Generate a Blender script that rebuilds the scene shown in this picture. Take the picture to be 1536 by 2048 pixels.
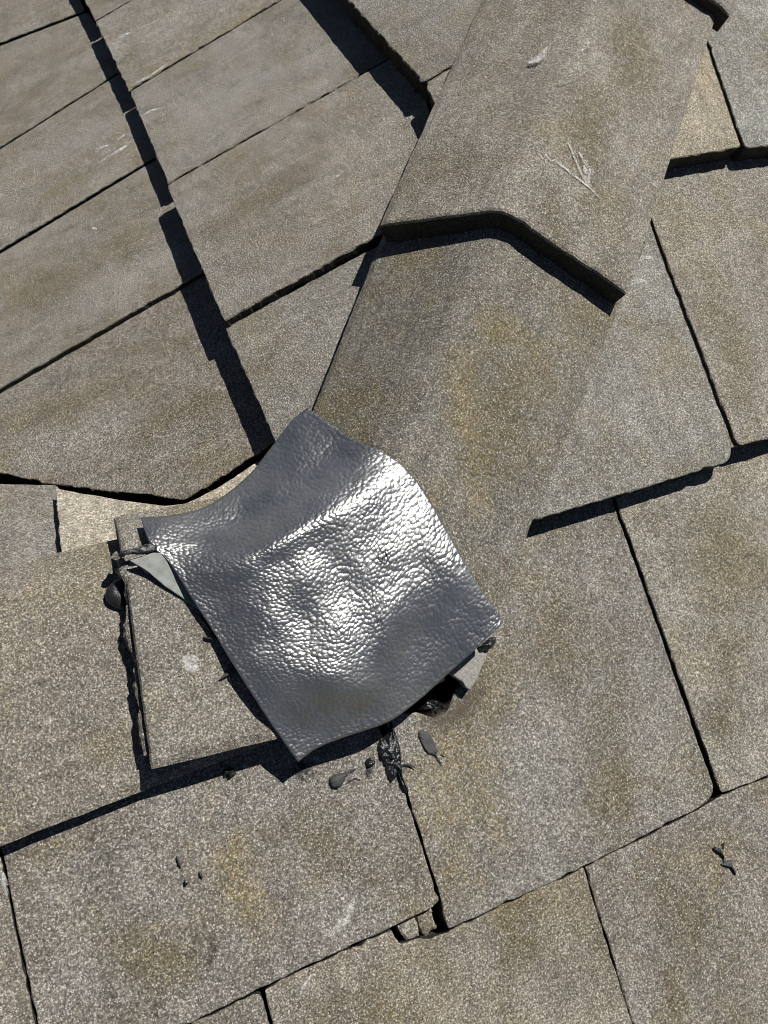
import bpy, bmesh, math, random
from mathutils import Vector, Matrix, noise as mn
from mathutils.geometry import delaunay_2d_cdt

for o in list(bpy.data.objects):
    bpy.data.objects.remove(o)
scene = bpy.context.scene
COL = scene.collection
rnd = random.Random(7)

# ---------------------------------------------------------------- camera
# world: X = along the courses of the south slope (east), Y = north, Z = up; ground at z = 0
CAM = Vector((0.0, 0.0, 4.0))
F_PX, CX, CY = 1484.0, 768.0, 1024.0
RX = Vector((0.91722904, -0.3849875, 0.10235001))      # camera right
RY = Vector((-0.25348578, -0.76226122, -0.5955693))    # camera down
RZ = Vector((0.30730418, 0.52032919, -0.79675698))     # camera forward
cam_data = bpy.data.cameras.new('camera')
cam = bpy.data.objects.new('camera', cam_data)
COL.objects.link(cam)
m3 = Matrix((RX, -RY, -RZ)).transposed()
cam.matrix_world = Matrix.Translation(CAM) @ m3.to_4x4()
cam_data.sensor_fit = 'VERTICAL'
cam_data.sensor_height = 36.0
cam_data.lens = 36.0 * F_PX / 2048.0
cam_data.clip_start = 0.02
cam_data.clip_end = 2000.0
scene.camera = cam

# ---------------------------------------------------------------- light
SUN_TO = Vector((0.42, 0.09, 0.903)).normalized()
elev = math.asin(SUN_TO.z)
world = bpy.data.worlds.new('World')
scene.world = world
world.use_nodes = True
wn = world.node_tree.nodes
wl = world.node_tree.links
wn.clear()
w_out = wn.new('ShaderNodeOutputWorld')
w_bg = wn.new('ShaderNodeBackground')
w_sky = wn.new('ShaderNodeTexSky')
w_sky.sky_type = 'NISHITA'
w_sky.sun_disc = False
w_sky.sun_elevation = elev
w_sky.sun_rotation = math.atan2(SUN_TO.x, SUN_TO.y)
w_sky.altitude = 1200
w_sky.air_density = 0.45
w_sky.dust_density = 0.4
w_bg.inputs['Strength'].default_value = 0.05
wl.new(w_sky.outputs[0], w_bg.inputs[0])
wl.new(w_bg.outputs[0], w_out.inputs[0])
sun_data = bpy.data.lights.new('sun', 'SUN')
sun_data.energy = 5.0
sun_data.angle = math.radians(0.5)
sun_data.color = (1.0, 0.97, 0.925)
sun = bpy.data.objects.new('sun', sun_data)
COL.objects.link(sun)
sun.rotation_euler = (-SUN_TO).to_track_quat('-Z', 'Y').to_euler()
sun.location = CAM + SUN_TO * 6
vs = scene.view_settings
vs.view_transform = 'Standard'
vs.look = 'None'
vs.exposure = 0.0
vs.gamma = 1.0
vs.use_curve_mapping = False
scene.render.resolution_x = 768
scene.render.resolution_y = 1024
scene.cycles.filter_width = 1.0

# ---------------------------------------------------------------- roof planes
PITCH = math.radians(25.0)
CP, SP, TP = math.cos(PITCH), math.sin(PITCH), math.tan(PITCH)


class Slope:
    """A roof slope: u runs along the courses, v downhill, h along the normal."""
    def __init__(self, o, eu, ev, n):
        self.o, self.eu, self.ev, self.n = Vector(o), Vector(eu), Vector(ev), Vector(n)

    def pt(self, u, v, h=0.0):
        return self.o + self.eu * u + self.ev * v + self.n * h

    def loc(self, p):
        d = p - self.o
        return d.dot(self.eu), d.dot(self.ev), d.dot(self.n)


C_R = -0.730                      # south slope: z = TP*y + C_R   (camera at 0)
C_L = -0.6475 - 0.010             # west slope:  z = TP*x + C_L
RIDGE_Y = 0.354
C_N = (TP * RIDGE_Y + C_R) + TP * RIDGE_Y   # north slope: z = -TP*y + C_N
SOUTH = Slope(CAM + Vector((0, 0, C_R)), (1, 0, 0), (0, -CP, -SP), (0, -SP, CP))
WEST = Slope(CAM + Vector((0, 0, C_L)), (0, 1, 0), (-CP, 0, -SP), (-SP, 0, CP))
NORTH = Slope(CAM + Vector((0, 0, C_N)), (-1, 0, 0), (0, CP, -SP), (0, SP, CP))
HIP_D = (C_L - C_R) / TP          # hip:    y = x + HIP_D
VAL_S = (C_N - C_L) / TP          # valley: x + y = VAL_S


def ray(px, py):
    return (RX * (px - CX) + RY * (py - CY) + RZ * F_PX).normalized()


def at(sl, px, py, h=0.0, vn=0.0, k=0.0, un=0.0, m=0.0):
    """Point of the (tilted) surface h + k*(v-vn) + m*(u-un) of a slope seen at a photo position."""
    d = ray(px, py)
    u0, v0, h0 = sl.loc(CAM)
    du, dv, dh = d.dot(sl.eu), d.dot(sl.ev), d.dot(sl.n)
    t = (h + k * (v0 - vn) + m * (u0 - un) - h0) / (dh - k * dv - m * du)
    return CAM + d * t


# ---------------------------------------------------------------- materials
def new_mat(name):
    m = bpy.data.materials.new(name)
    m.use_nodes = True
    nt = m.node_tree
    b = nt.nodes['Principled BSDF']
    return m, nt, b


class NB:
    """small node-building helper"""
    def __init__(self, nt):
        self.nt = nt

    def n(self, t, **kw):
        nd = self.nt.nodes.new(t)
        for k_, v_ in kw.items():
            setattr(nd, k_, v_)
        return nd

    def link(self, a, b):
        self.nt.links.new(a, b)

    def noise(self, vec, scale, detail=2.0, rough=0.5, dist=0.0):
        nd = self.n('ShaderNodeTexNoise')
        nd.inputs['Scale'].default_value = scale
        nd.inputs['Detail'].default_value = detail
        nd.inputs['Roughness'].default_value = rough
        nd.inputs['Distortion'].default_value = dist
        self.link(vec, nd.inputs['Vector'])
        return nd.outputs['Fac']

    def voro(self, vec, scale, feature='F1', out='Distance', rand=1.0, smooth=0.5):
        nd = self.n('ShaderNodeTexVoronoi', feature=feature)
        nd.inputs['Scale'].default_value = scale
        nd.inputs['Randomness'].default_value = rand
        if feature == 'SMOOTH_F1':
            nd.inputs['Smoothness'].default_value = smooth
        self.link(vec, nd.inputs['Vector'])
        return nd.outputs[out]

    def ramp(self, fac, stops):
        nd = self.n('ShaderNodeValToRGB')
        el = nd.color_ramp.elements
        while len(el) < len(stops):
            el.new(0.5)
        for e, (p, c) in zip(el, stops):
            e.position = p
            e.color = (c, c, c, 1) if isinstance(c, (int, float)) else (*c, 1)
        self.link(fac, nd.inputs[0])
        return nd.outputs[0]

    def mix(self, mode, fac, a, b):
        nd = self.n('ShaderNodeMix', data_type='RGBA', blend_type=mode)
        for sock, val in ((nd.inputs['Factor'], fac), (nd.inputs['A'], a), (nd.inputs['B'], b)):
            if isinstance(val, (int, float)):
                sock.default_value = val if sock.type == 'VALUE' else (val, val, val, 1)
            elif isinstance(val, tuple):
                sock.default_value = (*val, 1)
            else:
                self.link(val, sock)
        # the RGBA sockets share names with other types: pick by type
        return nd.outputs['Result']

    def math(self, op, a, b=None, clamp=False):
        nd = self.n('ShaderNodeMath', operation=op, use_clamp=clamp)
        for i, val in enumerate((a, b)):
            if val is None:
                continue
            if isinstance(val, (int, float)):
                nd.inputs[i].default_value = val
            else:
                self.link(val, nd.inputs[i])
        return nd.outputs[0]


def mix_rgba(nb, mode, fac, a, b):
    nd = nb.n('ShaderNodeMix', data_type='RGBA', blend_type=mode)
    fs = nd.inputs[0]
    sa = [s for s in nd.inputs if s.name == 'A' and s.type == 'RGBA'][0]
    sb = [s for s in nd.inputs if s.name == 'B' and s.type == 'RGBA'][0]
    out = [s for s in nd.outputs if s.type == 'RGBA'][0]
    for sock, val in ((fs, fac), (sa, a), (sb, b)):
        if isinstance(val, (int, float)):
            sock.default_value = val if sock.type == 'VALUE' else (val, val, val, 1)
        elif isinstance(val, tuple):
            sock.default_value = (*val, 1)
        else:
            nb.link(val, sock)
    return out


def concrete_material():
    m, nt, b = new_mat('weathered_concrete')
    nb = NB(nt)
    tc = nb.n('ShaderNodeTexCoord')
    oi = nb.n('ShaderNodeObjectInfo')
    off = nb.n('ShaderNodeVectorMath', operation='SCALE')
    off.inputs[0].default_value = (5.1, 8.7, 6.3)
    nb.link(oi.outputs['Random'], off.inputs['Scale'])
    add = nb.n('ShaderNodeVectorMath', operation='ADD')
    nb.link(tc.outputs['Object'], add.inputs[0])
    nb.link(off.outputs[0], add.inputs[1])
    vec = add.outputs[0]
    base = oi.outputs['Color']
    # broad mottling
    big = nb.ramp(nb.noise(vec, 7.0, 5, 0.6, 0.6), [(0.30, 0.86), (0.50, 1.0), (0.72, 1.12)])
    col = mix_rgba(nb, 'MULTIPLY', 1.0, base, big)
    mid = nb.ramp(nb.noise(vec, 34.0, 5, 0.65), [(0.30, 0.82), (0.5, 1.0), (0.72, 1.15)])
    col = mix_rgba(nb, 'MULTIPLY', 1.0, col, mid)
    mid2 = nb.ramp(nb.noise(vec, 130.0, 4, 0.7), [(0.32, 0.80), (0.5, 1.0), (0.68, 1.20)])
    col = mix_rgba(nb, 'MULTIPLY', 1.0, col, mid2)
    # faint wash marks running down the slope
    stretch = nb.n('ShaderNodeMapping')
    stretch.inputs['Scale'].default_value = (70.0, 9.0, 20.0)
    nb.link(vec, stretch.inputs['Vector'])
    wash = nb.ramp(nb.noise(stretch.outputs[0], 1.0, 4, 0.6), [(0.32, 0.80), (0.5, 1.0), (0.70, 1.18)])
    col = mix_rgba(nb, 'MULTIPLY', 0.8, col, wash)
    # olive-brown and yellowish growth in soft patches
    st = nb.ramp(nb.noise(vec, 9.0, 7, 0.68, 0.9), [(0.47, 0.0), (0.64, 0.55)])
    stg = nb.ramp(nb.noise(vec, 170.0, 3, 0.7), [(0.35, 0.35), (0.62, 1.0)])
    col = mix_rgba(nb, 'MIX', mix_rgba(nb, 'MULTIPLY', 1.0, st, stg), col, (0.098, 0.079, 0.040))
    ye = nb.ramp(nb.noise(vec, 12.0, 6, 0.66, 0.4), [(0.50, 0.0), (0.66, 0.58)])
    yeg = nb.ramp(nb.noise(vec, 380.0, 2, 0.7), [(0.40, 0.15), (0.60, 1.0)])
    col = mix_rgba(nb, 'MIX', mix_rgba(nb, 'MULTIPLY', 1.0, ye, yeg), col, (0.185, 0.138, 0.055))
    rust = nb.ramp(nb.noise(vec, 40.0, 3, 0.5), [(0.69, 0.0), (0.79, 0.38)])
    col = mix_rgba(nb, 'MIX', rust, col, (0.11, 0.052, 0.030))
    # growth and washed-out film at the places noted on each tile (start, end and width of a patch)
    edge_n = nb.noise(vec, 26.0, 6, 0.72, 0.6)
    grit_n = nb.noise(vec, 420.0, 2, 0.7)
    for kind_, slots, tint, amt, g_lo, g_hi in (('ochre', 3, (0.215, 0.158, 0.052), 0.66, 0.42, 0.64), ('olive', 3, (0.105, 0.084, 0.040), 0.80, 0.34, 0.62),
                                                ('film', 2, (0.300, 0.290, 0.268), 0.50, 0.36, 0.60)):
        tot = None
        for k_ in range(slots):
            at_ = [nb.n('ShaderNodeAttribute', attribute_type='OBJECT', attribute_name='%s_%s%d' % (kind_, w_, k_)) for w_ in ('from', 'to', 'size')]
            ab = nb.n('ShaderNodeVectorMath', operation='SUBTRACT')
            nb.link(at_[1].outputs['Vector'], ab.inputs[0])
            nb.link(at_[0].outputs['Vector'], ab.inputs[1])
            ap = nb.n('ShaderNodeVectorMath', operation='SUBTRACT')
            nb.link(tc.outputs['Object'], ap.inputs[0])
            nb.link(at_[0].outputs['Vector'], ap.inputs[1])
            d1 = nb.n('ShaderNodeVectorMath', operation='DOT_PRODUCT')
            nb.link(ap.outputs[0], d1.inputs[0])
            nb.link(ab.outputs[0], d1.inputs[1])
            d2 = nb.n('ShaderNodeVectorMath', operation='DOT_PRODUCT')
            nb.link(ab.outputs[0], d2.inputs[0])
            nb.link(ab.outputs[0], d2.inputs[1])
            tt = nb.math('DIVIDE', d1.outputs['Value'], nb.math('ADD', d2.outputs['Value'], 1e-6), True)
            sc_ = nb.n('ShaderNodeVectorMath', operation='SCALE')
            nb.link(ab.outputs[0], sc_.inputs[0])
            nb.link(tt, sc_.inputs['Scale'])
            ds_ = nb.n('ShaderNodeVectorMath', operation='DISTANCE')
            nb.link(ap.outputs[0], ds_.inputs[0])
            nb.link(sc_.outputs[0], ds_.inputs[1])
            rel = nb.math('DIVIDE', ds_.outputs['Value'], nb.math('ADD', at_[2].outputs['Fac'], 1e-5))
            one = nb.math('SUBTRACT', 1.0, rel, True)
            tot = one if tot is None else nb.math('MAXIMUM', tot, one)
        brk = nb.math('ADD', nb.math('MULTIPLY', tot, 1.0), nb.math('MULTIPLY', nb.math('SUBTRACT', edge_n, 0.5), 2.6))
        msk = nb.math('MULTIPLY', nb.ramp(brk, [(0.20, 0.0), (1.0, 1.0)]), nb.ramp(tot, [(0.0, 0.0), (0.5, 1.0)]))
        msk = nb.math('MULTIPLY', msk, nb.ramp(grit_n, [(g_lo, 0.12), (g_hi, 1.0)]))
        msk = nb.math('MULTIPLY', msk, amt)
        col = mix_rgba(nb, 'MIX', msk, col, tint)
    # chalky paler film
    pale = nb.ramp(nb.noise(vec, 17.0, 6, 0.72, 1.0), [(0.55, 0.0), (0.75, 0.38)])
    col = mix_rgba(nb, 'MIX', pale, col, (0.245, 0.240, 0.230))
    # sand grain: dark pits, pale grains, rare white grains
    g1 = nb.noise(vec, 640.0, 2, 0.75)
    g2 = nb.noise(vec, 400.0, 2, 0.6)
    grain = nb.ramp(g1, [(0.28, 0.28), (0.44, 0.75), (0.55, 1.12), (0.68, 2.6)])
    col = mix_rgba(nb, 'MULTIPLY', 0.95, col, grain)
    grain2 = nb.ramp(g2, [(0.30, 0.60), (0.5, 1.0), (0.70, 1.45)])
    col = mix_rgba(nb, 'MULTIPLY', 0.9, col, grain2)
    specks = None
    for sc, thr, amt in ((680.0, 0.78, 0.80), (460.0, 0.945, 0.85)):
        vd = nb.voro(vec, sc)
        vr = nb.voro(vec, sc, out='Color')
        sep = nb.n('ShaderNodeSeparateColor')
        nb.link(vr, sep.inputs[0])
        rare = nb.ramp(sep.outputs[0], [(thr, 0.0), (thr + 0.03, 1.0)])
        dot = nb.ramp(vd, [(0.24, 1.0), (0.46, 0.0)])
        spk = nb.math('MULTIPLY', nb.math('MULTIPLY', rare, dot), amt)
        col = mix_rgba(nb, 'MIX', spk, col, (0.58, 0.565, 0.53))
    nb.link(col, b.inputs['Base Color'])
    b.inputs['Roughness'].default_value = 0.82
    b.inputs['Specular IOR Level'].default_value = 0.32
    hsum = nb.math('ADD', nb.math('MULTIPLY', g1, 0.7), nb.math('MULTIPLY', g2, 0.8))
    hsum = nb.math('ADD', hsum, nb.math('MULTIPLY', nb.noise(vec, 60.0, 3), 0.8))
    bp = nb.n('ShaderNodeBump')
    bp.inputs['Strength'].default_value = 0.75
    bp.inputs['Distance'].default_value = 0.0011
    nb.link(hsum, bp.inputs['Height'])
    nb.link(bp.outputs[0], b.inputs['Normal'])
    return m


def metal_material():
    m, nt, b = new_mat('embossed_aluminium')
    nb = NB(nt)
    tc = nb.n('ShaderNodeTexCoord')
    uvv = tc.outputs['UV']
    warp = nb.n('ShaderNodeTexNoise')
    warp.inputs['Scale'].default_value = 60.0
    warp.inputs['Detail'].default_value = 2.0
    nb.link(uvv, warp.inputs['Vector'])
    wm = nb.n('ShaderNodeVectorMath', operation='SCALE')
    nb.link(warp.outputs['Color'], wm.inputs[0])
    wm.inputs['Scale'].default_value = 0.004
    ad = nb.n('ShaderNodeVectorMath', operation='ADD')
    nb.link(uvv, ad.inputs[0])
    nb.link(wm.outputs[0], ad.inputs[1])
    v = ad.outputs[0]
    peb = nb.voro(v, 285.0, 'SMOOTH_F1', smooth=0.4)
    pn = nb.noise(v, 235.0, 2, 0.5, 0.5)
    fine = nb.noise(v, 600.0, 2, 0.6)
    hh = nb.math('SUBTRACT', nb.math('MULTIPLY', pn, 0.07), nb.math('MULTIPLY', nb.math('POWER', peb, 1.5), 1.0))
    hh = nb.math('ADD', hh, nb.math('MULTIPLY', fine, 0.04))
    bp = nb.n('ShaderNodeBump')
    bp.inputs['Strength'].default_value = 0.65
    bp.inputs['Distance'].default_value = 0.0013
    nb.link(hh, bp.inputs['Height'])
    nb.link(bp.outputs[0], b.inputs['Normal'])
    # faint oxide: pale rings round the pebbles and cloudy film
    ring = nb.ramp(pn, [(0.545, 0.0), (0.560, 1.0), (0.575, 0.0)])
    cloud = nb.ramp(nb.noise(uvv, 14.0, 4, 0.6), [(0.45, 0.0), (0.65, 1.0)])
    film = nb.math('MULTIPLY', ring, cloud)
    tone = nb.ramp(nb.noise(uvv, 24.0, 5, 0.6), [(0.3, (0.37, 0.368, 0.355)), (0.7, (0.50, 0.498, 0.485))])
    col = mix_rgba(nb, 'MIX', nb.math('MULTIPLY', film, 0.55), tone, (0.85, 0.87, 0.86))
    # scuffed dark spot
    vm = nb.n('ShaderNodeVectorMath', operation='DISTANCE')
    nb.link(uvv, vm.inputs[0])
    vm.inputs[1].default_value = SPOT_UV
    sp = nb.ramp(vm.outputs['Value'], [(0.004, 1.0), (0.010, 0.0)])
    sg = nb.ramp(nb.noise(uvv, 600.0, 2, 0.7), [(0.42, 0.0), (0.56, 1.0)])
    spf = nb.math('MULTIPLY', sp, sg)
    col = mix_rgba(nb, 'MIX', spf, col, (0.045, 0.045, 0.042))
    nb.link(col, b.inputs['Base Color'])
    b.inputs['Metallic'].default_value = 0.91
    rr = nb.ramp(nb.noise(uvv, 30.0, 4, 0.6), [(0.3, 0.33), (0.7, 0.46)])
    rr = nb.math('ADD', rr, nb.math('MULTIPLY', film, 0.25))
    nb.link(rr, b.inputs['Roughness'])
    return m


def simple_mat(name, col, rough, nscale=200.0, namp=0.3, bump=0.0005, spec=0.5, bscale=None, bdetail=3):
    m, nt, b = new_mat(name)
    nb = NB(nt)
    tc = nb.n('ShaderNodeTexCoord')
    v = tc.outputs['Object']
    n1 = nb.ramp(nb.noise(v, nscale, 4, 0.65), [(0.3, 1.0 - namp), (0.7, 1.0 + namp)])
    c = mix_rgba(nb, 'MULTIPLY', 1.0, col, n1)
    nb.link(c, b.inputs['Base Color'])
    b.inputs['Roughness'].default_value = rough
    b.inputs['Specular IOR Level'].default_value = spec
    bp = nb.n('ShaderNodeBump')
    bp.inputs['Strength'].default_value = 0.8
    bp.inputs['Distance'].default_value = bump
    nb.link(nb.noise(v, bscale or nscale, bdetail, 0.6), bp.inputs['Height'])
    nb.link(bp.outputs[0], b.inputs['Normal'])
    return m


def chalk_material():
    m, nt, b = new_mat('chalky_scratch')
    nb = NB(nt)
    tc = nb.n('ShaderNodeTexCoord')
    g = nb.noise(tc.outputs['Object'], 620.0, 3, 0.8)
    g2 = nb.noise(tc.outputs['Object'], 90.0, 3, 0.7)
    a = nb.ramp(nb.math('ADD', nb.math('MULTIPLY', g, 0.6), nb.math('MULTIPLY', g2, 0.4)), [(0.42, 0.0), (0.57, 0.90)])
    uvn = tc.outputs['UV']
    sx = nb.n('ShaderNodeSeparateXYZ')
    nb.link(uvn, sx.inputs[0])
    edge = nb.ramp(sx.outputs[0], [(0.0, 0.0), (0.45, 1.0)])
    a = nb.math('MULTIPLY', a, edge)
    b.inputs['Base Color'].default_value = (0.62, 0.61, 0.585, 1)
    b.inputs['Roughness'].default_value = 0.9
    nb.link(a, b.inputs['Alpha'])
    return m


def stain_material(name, colr, lo, hi, amt):
    m, nt, b = new_mat(name)
    nb = NB(nt)
    tc = nb.n('ShaderNodeTexCoord')
    g = nb.noise(tc.outputs['Object'], 480.0, 3, 0.75)
    g2 = nb.noise(tc.outputs['Object'], 60.0, 4, 0.7)
    a = nb.math('ADD', nb.math('MULTIPLY', g, 0.55), nb.math('MULTIPLY', g2, 0.45))
    sx = nb.n('ShaderNodeSeparateXYZ')
    nb.link(tc.outputs['UV'], sx.inputs[0])
    ends = nb.math('MULTIPLY', nb.ramp(sx.outputs[1], [(0.0, 0.0), (0.30, 1.0)]), nb.ramp(sx.outputs[1], [(0.70, 1.0), (1.0, 0.0)]))
    e = nb.math('MULTIPLY', nb.ramp(sx.outputs[0], [(0.0, 0.0), (0.9, 1.0)]), ends)
    a = nb.ramp(a, [(lo, 0.0), (hi, amt)])
    a = nb.math('MULTIPLY', a, nb.math('POWER', e, 0.9))
    b.inputs['Base Color'].default_value = (*colr, 1)
    b.inputs['Roughness'].default_value = 0.8
    nb.link(a, b.inputs['Alpha'])
    return m


SPOT_UV = (0.0, 0.0, 0.0)
M_TILE = concrete_material()
M_EDGE = simple_mat('shade_toned_tile_edge', (0.040, 0.037, 0.031), 0.9, 420, 0.75, 0.0014, 0.2)  # side faces coloured near black to deepen the shade on noses
M_FELT = simple_mat('black_roofing_felt', (0.012, 0.012, 0.013), 0.9, 300, 0.4, 0.001, 0.2)
M_TAR = simple_mat('black_roof_cement', (0.020, 0.021, 0.023), 0.42, 120, 0.35, 0.0009, 0.45, 260)
M_TARG = simple_mat('glossy_roof_cement', (0.012, 0.013, 0.015), 0.22, 120, 0.35, 0.0030, 0.7, 190, 4)
M_DRY = simple_mat('dry_grey_sealant', (0.060, 0.060, 0.060), 0.62, 160, 0.25, 0.0006, 0.35, 300)
M_PALE = simple_mat('pale_flashing', (0.27, 0.285, 0.262), 0.8, 110, 0.30, 0.0004, 0.3)
M_PALEC = simple_mat('pale_fresh_concrete', (0.29, 0.28, 0.255), 0.85, 300, 0.40, 0.0006, 0.3)
M_BROWN = simple_mat('brown_stain', (0.075, 0.045, 0.026), 0.6, 300, 0.3, 0.0006, 0.4)
M_CHALK = chalk_material()


# ---------------------------------------------------------------- object helpers
ROOT_LOC = Vector((CAM.x + 0.17, CAM.y + RIDGE_Y, 3.2))


ALB = 0.96                         # albedo of the concrete relative to its sunlit look


def srgb(r, g, b_):
    def f(c):
        c /= 255.0
        return c / 12.92 if c <= 0.04045 else ((c + 0.055) / 1.055) ** 2.4
    r, g, b_ = (0.6 * c + 0.4 * m_ for c, m_ in ((r, 132), (g, 129), (b_, 121)))
    return (f(r) * ALB, f(g) * ALB, f(b_) * ALB, 1.0)


def mesh_obj(name, verts, faces, mat, matrix, parent=None, smooth=False, color=None, uv=None):
    me = bpy.data.meshes.new(name)
    me.from_pydata([tuple(v) for v in verts], [], faces)
    me.materials.append(mat)
    if uv is not None:
        lay = me.uv_layers.new(name='UVMap')
        for lp in me.loops:
            lay.data[lp.index].uv = uv[lp.vertex_index]
    if smooth:
        for p in me.polygons:
            p.use_smooth = True
    me.update()
    o = bpy.data.objects.new(name, me)
    COL.objects.link(o)
    if parent is not None:
        o.parent = parent
        o.matrix_local = abs_mat(parent).inverted() @ matrix
    else:
        o.matrix_world = matrix
    o['_abs'] = [x for row in matrix for x in row]
    if color:
        o.color = color
    return o


def abs_mat(o):
    v = o.get('_abs')
    if v is None:
        return Matrix.Translation(o.location)
    v = list(v)
    return Matrix((v[0:4], v[4:8], v[8:12], v[12:16]))


def tag(o, label=None, cat=None, group=None, kind=None):
    for k_, v_ in (('label', label), ('category', cat), ('group', group), ('kind', kind)):
        if v_:
            o[k_] = v_
    return o


def clip_poly(pts, fn):
    """keep the part of a polygon where fn(p) >= 0"""
    out = []
    for i, a in enumerate(pts):
        b = pts[(i + 1) % len(pts)]
        fa, fb = fn(a), fn(b)
        if fa >= 0:
            out.append(a)
        if (fa >= 0) != (fb >= 0):
            out.append(a + (b - a) * (fa / (fa - fb)))
    return out


def round_corners(poly, radii):
    out = []
    n = len(poly)
    for i in range(n):
        p, a, b = poly[i], poly[i - 1], poly[(i + 1) % n]
        r = radii[i] if isinstance(radii, (list, tuple)) else radii
        da, db = (a - p), (b - p)
        la, lb = da.length, db.length
        r = min(r, la * 0.45, lb * 0.45)
        if r < 0.0008:
            out.append(p)
            continue
        s, e = p + da / la * r, p + db / lb * r
        for q in range(5):
            t = q / 4
            out.append(s * (1 - t) ** 2 + p * 2 * t * (1 - t) + e * t * t)
    return out


def resample(poly, ds):
    out = []
    n = len(poly)
    for i in range(n):
        a, b = poly[i], poly[(i + 1) % n]
        L = (b - a).length
        k = max(1, int(round(L / ds)))
        for q in range(k):
            out.append(a + (b - a) * (q / k))
    return out


def poly_area(p):
    return 0.5 * sum(p[i].x * p[(i + 1) % len(p)].y - p[(i + 1) % len(p)].x * p[i].y for i in range(len(p)))


def out_normals(p):
    n = len(p)
    res = []
    for i in range(n):
        d = p[(i + 1) % n] - p[i - 1]
        v = Vector((d.y, -d.x))
        res.append(v.normalized() if v.length > 1e-9 else Vector((0, 0)))
    return res


def slab(name, pts3, normal, xdir, thick, mat, parent, color=None, radius=0.006, ds=0.006,
         rough=0.0005, lower=0.0026, bevel=0.0012, chips=0.007, seed=None, flare=-0.0012):
    """A concrete slab: outline of world points on one plane, worn edges, real thickness."""
    sd = seed if seed is not None else rnd.random() * 1000
    c = sum(pts3, Vector()) / len(pts3)
    z = normal.normalized()
    x = (xdir - z * xdir.dot(z)).normalized()
    y = z.cross(x)
    M = Matrix((x, y, z)).transposed().to_4x4()
    M.translation = c
    poly = [Vector(((p - c).dot(x), (p - c).dot(y))) for p in pts3]
    rad = radius
    if isinstance(rad, (list, tuple)) and len(rad) != len(poly):
        rad = 0.004
    if poly_area(poly) < 0:
        poly.reverse()
        if isinstance(rad, (list, tuple)):
            rad = list(reversed(rad))
    poly = resample(round_corners(poly, rad), ds)
    nrm = out_normals(poly)
    jit, chip = [], []
    for i, p in enumerate(poly):
        a = mn.noise(Vector((p.x * 160, p.y * 160, sd))) * rough + mn.noise(Vector((p.x * 35, p.y * 35, sd + 9))) * rough * 1.3
        q = mn.noise(Vector((p.x * 70, p.y * 70, sd + 31)))
        ch = max(0.0, q - 0.42) * chips
        jit.append(a)
        chip.append(ch)
    rings = []
    for inset, zz, amp_c, jl in ((bevel, 0.0, 1.0, 0.0), (bevel * 0.30, -bevel * 0.35, 0.9, 0.2), (0.0, -bevel * 1.3, 0.7, 0.5),
                                 (0.0, -thick * 0.55, 0.2, 1.0), (0.0, -thick, 0.0, 1.0)):
        r = []
        for i, p in enumerate(poly):
            lo = (mn.noise(Vector((p.x * 90, p.y * 90, sd + 55 + zz * 300)))
                  + 0.8 * mn.noise(Vector((p.x * 230, p.y * 230, sd + 75 + zz * 300)))) * lower * jl
            d = jit[i] - inset - chip[i] * amp_c + lo + (flare if jl == 1.0 else 0.0)
            q = p + nrm[i] * d
            r.append(Vector((q.x, q.y, zz)))
        rings.append(r)
    n = len(poly)
    verts = [v for r in rings for v in r]
    top2 = [Vector((v.x, v.y)) for v in rings[0]]
    cdt = delaunay_2d_cdt(top2, [], [list(range(n))], 1, 1e-7)
    faces = []
    remap = {}
    for vi, origs in enumerate(cdt[3]):
        if origs:
            remap[vi] = origs[0]
        else:
            remap[vi] = len(verts)
            verts.append(Vector((cdt[0][vi].x, cdt[0][vi].y, 0.0)))
    for f in cdt[2]:
        q = [remap[i] for i in f]
        if len(set(q)) == 3:
            a_, b_, c_ = (verts[i] for i in q)
            if (b_ - a_).cross(c_ - a_).z < 0:
                q.reverse()
            faces.append(tuple(q))
    for k_ in range(len(rings) - 1):
        for i in range(n):
            j = (i + 1) % n
            faces.append((k_ * n + i, (k_ + 1) * n + i, (k_ + 1) * n + j, k_ * n + j))
    faces.append(tuple(reversed(range((len(rings) - 1) * n, len(rings) * n))))
    o = mesh_obj(name, verts, faces, mat, M, parent, color=color)
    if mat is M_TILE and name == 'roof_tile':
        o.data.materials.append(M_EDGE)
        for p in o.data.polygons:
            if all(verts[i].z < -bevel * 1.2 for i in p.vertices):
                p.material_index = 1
    return o


# ---------------------------------------------------------------- the ground far below the roof
gm = simple_mat('dry_grass_ground', (0.060, 0.058, 0.030), 0.95, 0.6, 0.4, 0.02, 0.2)
S_ = 600.0
ground = mesh_obj('ground', [(-S_, -S_, 0), (S_, -S_, 0), (S_, S_, 0), (-S_, S_, 0)], [(0, 1, 2, 3)], gm, Matrix())
tag(ground, kind='structure')

# ---------------------------------------------------------------- the roof
roof = bpy.data.objects.new('tiled_roof', None)
COL.objects.link(roof)
roof.location = ROOT_LOC
roof.empty_display_size = 0.2
roof['kind'] = 'thing'
tag(roof, 'weathered grey-brown roof of flat concrete tiles with hip and ridge caps', 'roof')


def hip_fn(margin):      # >= 0 on the west side of the hip
    return lambda p: (p.y - CAM.y) - (p.x - CAM.x) - HIP_D - margin


def hip_fn_s(margin):    # >= 0 on the south/east side of the hip
    return lambda p: -((p.y - CAM.y) - (p.x - CAM.x) - HIP_D) - margin


def val_fn_w(margin):    # >= 0 on the west slope side of the valley
    return lambda p: (p.x - CAM.x) + (p.y - CAM.y) - VAL_S - margin


def val_fn_n(margin):
    return lambda p: -((p.x - CAM.x) + (p.y - CAM.y) - VAL_S) - margin


def ridge_fn_s(margin):
    return lambda p: RIDGE_Y - (p.y - CAM.y) - margin


def ridge_fn_n(margin):
    return lambda p: (p.y - CAM.y) - RIDGE_Y - margin


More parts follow.
